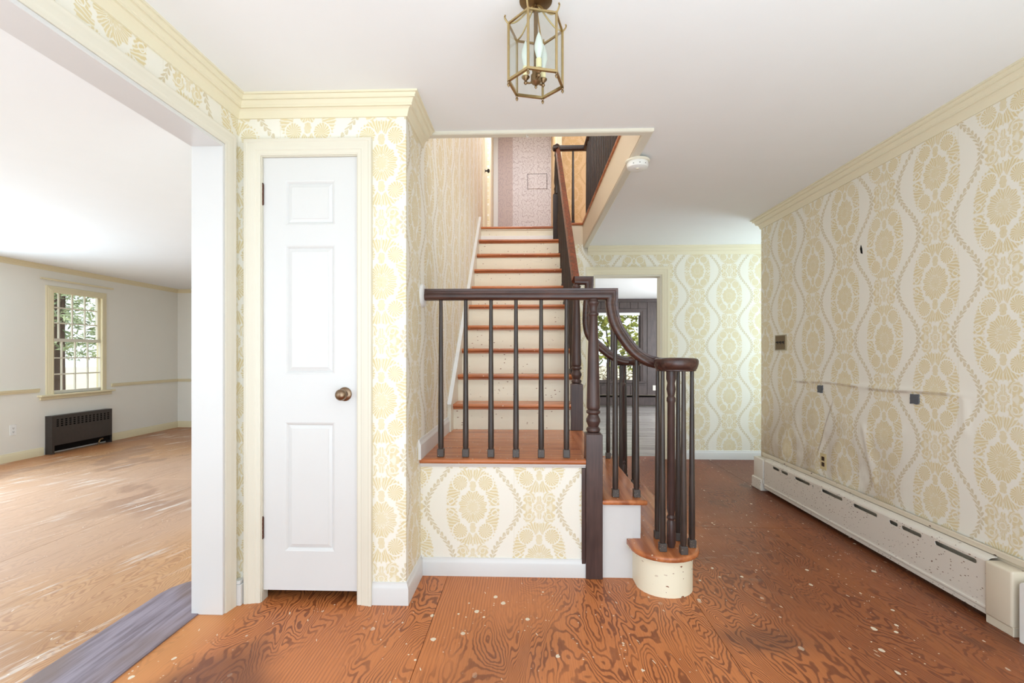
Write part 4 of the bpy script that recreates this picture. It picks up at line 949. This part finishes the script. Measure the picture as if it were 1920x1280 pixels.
def sash(nm, z0, z1, w, gr):
    y0, y1 = WY0 + 0.024, WY1 - 0.024
    fr = 0.036
    s_ = new(nm, plate(BM(), rect(y0, y1, z0, z1), [rect(y0 + fr, y1 - fr, z0 + fr, z1 - fr)], FW, w, w + 0.032), M_trim, wi)
    iy0, iy1, iz0, iz1 = y0 + fr, y1 - fr, z0 + fr, z1 - fr; my = (iy1 - iy0) / 4; mz = (iz1 - iz0) / 3
    for k in range(1, 4): new('muntin', bx(XDW + w + 0.006, XDW + w + 0.026, iy0 + k * my - 0.008, iy0 + k * my + 0.008, iz0, iz1, 0.002), M_trim, s_)
    for k in range(1, 3): new('muntin', bx(XDW + w + 0.008, XDW + w + 0.024, iy0, iy1, iz0 + k * mz - 0.008, iz0 + k * mz + 0.008, 0.002), M_trim, s_)
    first = None
    for i in range(4):
        for j in range(3): new('pane', bx(XDW + w + 0.014, XDW + w + 0.017, iy0 + i * my + 0.0085, iy0 + (i + 1) * my - 0.0085, iz0 + j * mz + 0.0085, iz0 + (j + 1) * mz - 0.0085), M_glass, s_)
sash('upper_sash', 1.330, WZ1 - 0.022, -0.090, 1); sash('lower_sash', WZ0 + 0.002, 1.362, -0.052, 1)
rd = thing('radiator_cover', (XDW + 0.06, 5.82, 0), 'dark brown metal radiator cover with rows of slots under the window', 'radiator')
RY0, RY1, RZ = 5.425, 6.235, 0.445; RX = XDW + 0.085
holes = []
for c_ in range(14):
    for r_ in range(4): 
        u = RY0 + 0.055 + c_ * 0.0525; holes.append(rect(u, u + 0.030, RZ - 0.055 - r_ * 0.024, RZ - 0.040 - r_ * 0.024))
new('front_panel', plate(BM(), rect(RY0, RY1, 0.10, RZ), holes, YZ, RX - 0.003, RX), M_rad, rd)
b = BM(); box(b, XDW + 0.001, RX - 0.003, RY0, RY0 + 0.004, 0, RZ); box(b, XDW + 0.001, RX, RY1 - 0.004, RY1, 0, RZ); box(b, XDW + 0.001, RX, RY0 - 0.002, RY1 + 0.002, RZ, RZ + 0.004); box(b, RX - 0.004, RX, RY0, RY0 + 0.03, 0, 0.10)
new('cabinet', b, M_rad, rd)
new('heating_core', bx(XDW + 0.004, RX - 0.022, RY0 + 0.01, RY1 - 0.01, 0.03, RZ - 0.015), M_dark, rd)
new('pipe_elbow', tube(BM(), spline([(RX - 0.02, 6.06, 0.0), (RX - 0.02, 6.06, 0.04), (RX - 0.022, 6.08, 0.065), (RX - 0.024, 6.12, 0.07)], 5), 0.011, 10), M_brassdk, rd, smooth=50)

# ================================================================== den: window, heater
dw = thing('window_2', ((DW[0] + DW[1]) / 2, 11.0, 0.5), 'wide two light window in the dark panelled room', 'window', kind='structure')
x0, x1, z0, z1 = DW
new('window_casing', casing([(x1, 11.006, z0), (x1, 11.006, z1), (x0, 11.006, z1), (x0, 11.006, z0)], 0.085, (0, -1, 0)), M_panel, dw)
new('window_sill', bx(x0 - 0.11, x1 + 0.13, 10.94, 11.03, z0 - 0.035, z0, 0.004), M_panel, dw)
xm = 1.945
for a, c_ in ((x0, xm - 0.03), (xm + 0.03, x1)):
    s_ = new('sash', plate(BM(), rect(a, c_, z0, z1), [rect(a + 0.03, c_ - 0.03, z0 + 0.03, z1 - 0.03)], XZ, 11.03, 11.06), M_white if False else M_panel, dw)
    new('pane', bx(a + 0.03, c_ - 0.03, 11.043, 11.047, z0 + 0.03, z1 - 0.03), M_glass, s_)
new('mullion', bx(xm - 0.03, xm + 0.03, 11.01, 11.07, z0, z1), M_panel, dw)
new('roller_blind', bx(x0, x1, 11.012, 11.028, z1 - 0.06, z1, 0.004), M_plastic, dw)
dh = thing('den_heater', (2.0, 10.96, 0), 'dark baseboard heater below the window in the panelled room', 'heater')
new('front_cover', box(BM(), 0.3, 3.4, 10.935, 10.94, 0.02, 0.20), M_panel, dh); new('top_hood', bx(0.3, 3.4, 10.935, 11.004, 0.245, 0.25, 0.001), M_silver, dh)
new('back_plate', bx(0.3, 3.4, 10.998, 11.004, 0.02, 0.25), M_dark, dh); 
for xx in (0.29, 3.4): new('end_cap', bx(xx, xx + 0.01, 10.93, 11.004, 0.0, 0.255), M_panel, dh)

# ================================================================== outdoors
struct('ground_outside', prism(BM(), [(-60, -40), (60, -40), (60, 70), (-60, 70)], XY, -0.75, -0.55), M_ground, 'pale ground outside the windows', 'ground')
def crown_mesh(rn, blobs, n, size, thin=1.0):
    vs = []; fs = []
    tot = sum(b_[3] for b_ in blobs)
    for cx, cy, cz, wgt, rx, ry, rz in blobs:
        for _ in range(int(n * wgt / tot)):
            while True:
                p = Vector((rn.uniform(-1, 1), rn.uniform(-1, 1), rn.uniform(-1, 1)))
                if p.length < 1: break
            c = Vector((cx + p.x * rx, cy + p.y * ry, cz + p.z * rz))
            q = Vector((rn.gauss(0, 1), rn.gauss(0, 1), rn.gauss(0, 0.6))).normalized(); s_ = q.cross(Vector((rn.gauss(0, 1), rn.gauss(0, 1), rn.gauss(0, 1)))).normalized()
            L = size * rn.uniform(0.6, 1.3); W = L * 0.45 * thin; k = len(vs)
            vs += [c - q * L, c + s_ * W, c + q * L, c - s_ * W]; fs.append((k, k + 1, k + 2, k + 3))
    me = bpy.data.meshes.new('foliage'); me.from_pydata([tuple(v) for v in vs], [], fs); return me
def plant(name, loc, label, cat, blobs, n, size, mat, trunk, seed, group=None, thin=1.0):
    o = thing(name, loc, label, cat, group); rn = random.Random(seed)
    me = crown_mesh(rn, blobs, n, size, thin); me.materials.append(mat)
    f = bpy.data.objects.new('foliage', me); COL.objects.link(f); f.parent = o; f['kind'] = 'stuff'; ORG[f.name] = Vector(loc)
    if trunk:
        b = tube(BM(), [(loc[0] + a, loc[1] + c_, loc[2] + d) for a, c_, d in trunk[0]], 0.1, 8, trunk[1])
        new('trunk', b, M_bark, o)
    return o
GZ = -0.55
def ever(loc, seed, label, h=9, r=2.2, n=2600, low=2.3):
    rn = random.Random(seed); bl = []
    for k in range(13):
        z = low + (h - low) * k / 13; rad = r * (1 - k / 16)
        for j in range(4):
            t = rn.uniform(0, 2 * PI); bl.append((rad * 0.55 * math.cos(t), rad * 0.55 * math.sin(t), z + rn.uniform(-0.2, 0.2), rad, rad * 0.6, rad * 0.6, 0.17))
    plant('evergreen_tree', (loc[0], loc[1], GZ), label, 'tree', bl, n, 0.11, M_ever, ([(0, 0, 0), (0.05, 0, h * 0.4), (0, 0, h)], [0.16, 0.12, 0.02]), seed, thin=0.5)
ever((-9.9, 9.75), 1, 'evergreen tree with dark trunk nearest the left room window', 9, 1.7, 3000, 2.0)
ever((-14.8, 14.6), 2, 'evergreen tree behind the nearest trunk, in the middle of the left room window', 9, 1.9, 3400, 1.9)
ever((-19.0, 17.8), 3, 'farthest evergreen tree seen at the left of the small panes', 10, 2.2, 3000, 1.6)
ever((-12.6, 11.9), 4, 'slim evergreen tree towards the right jamb of the left room window', 9, 0.9, 1700, 2.2)
plant('brush_hedge', (-25.0, 24.0, GZ), 'low pale bare brush behind the evergreen trunks', 'hedge', [(-2 + k, -k * 1.0 + 1, 0.5, 1, 1.2, 1.2, 0.6) for k in range(5)], 2600, 0.16, M_hedge, None, 8, thin=0.3)
bl = [(-1.1, 0, 1.8, 1, 0.9, 0.8, 0.9), (0.2, 0, 2.3, 1.4, 1.1, 0.8, 1.0), (1.3, 0.3, 1.9, 1, 0.9, 0.8, 0.9), (0.1, 0.2, 3.3, 1, 1.2, 0.9, 0.8), (-0.9, 0, 3.0, 0.8, 0.9, 0.8, 0.7)]
plant('leafy_shrub', (2.2, 13.4, GZ), 'yellow green leafy shrub outside the far window', 'shrub', bl, 2300, 0.10, M_leaf, ([(0, 0, 0), (0.1, 0, 1.2), (-0.05, 0, 2.6)], [0.05, 0.04, 0.015]), 11, thin=1.2)
plant('brush_hedge', (2.6, 17.5, GZ), 'low pale brush behind the leafy shrub', 'hedge', [(-3 + k * 1.3, 0, 0.8, 1, 1.0, 0.8, 0.9) for k in range(6)], 2200, 0.16, M_hedge, None, 12, thin=0.35)
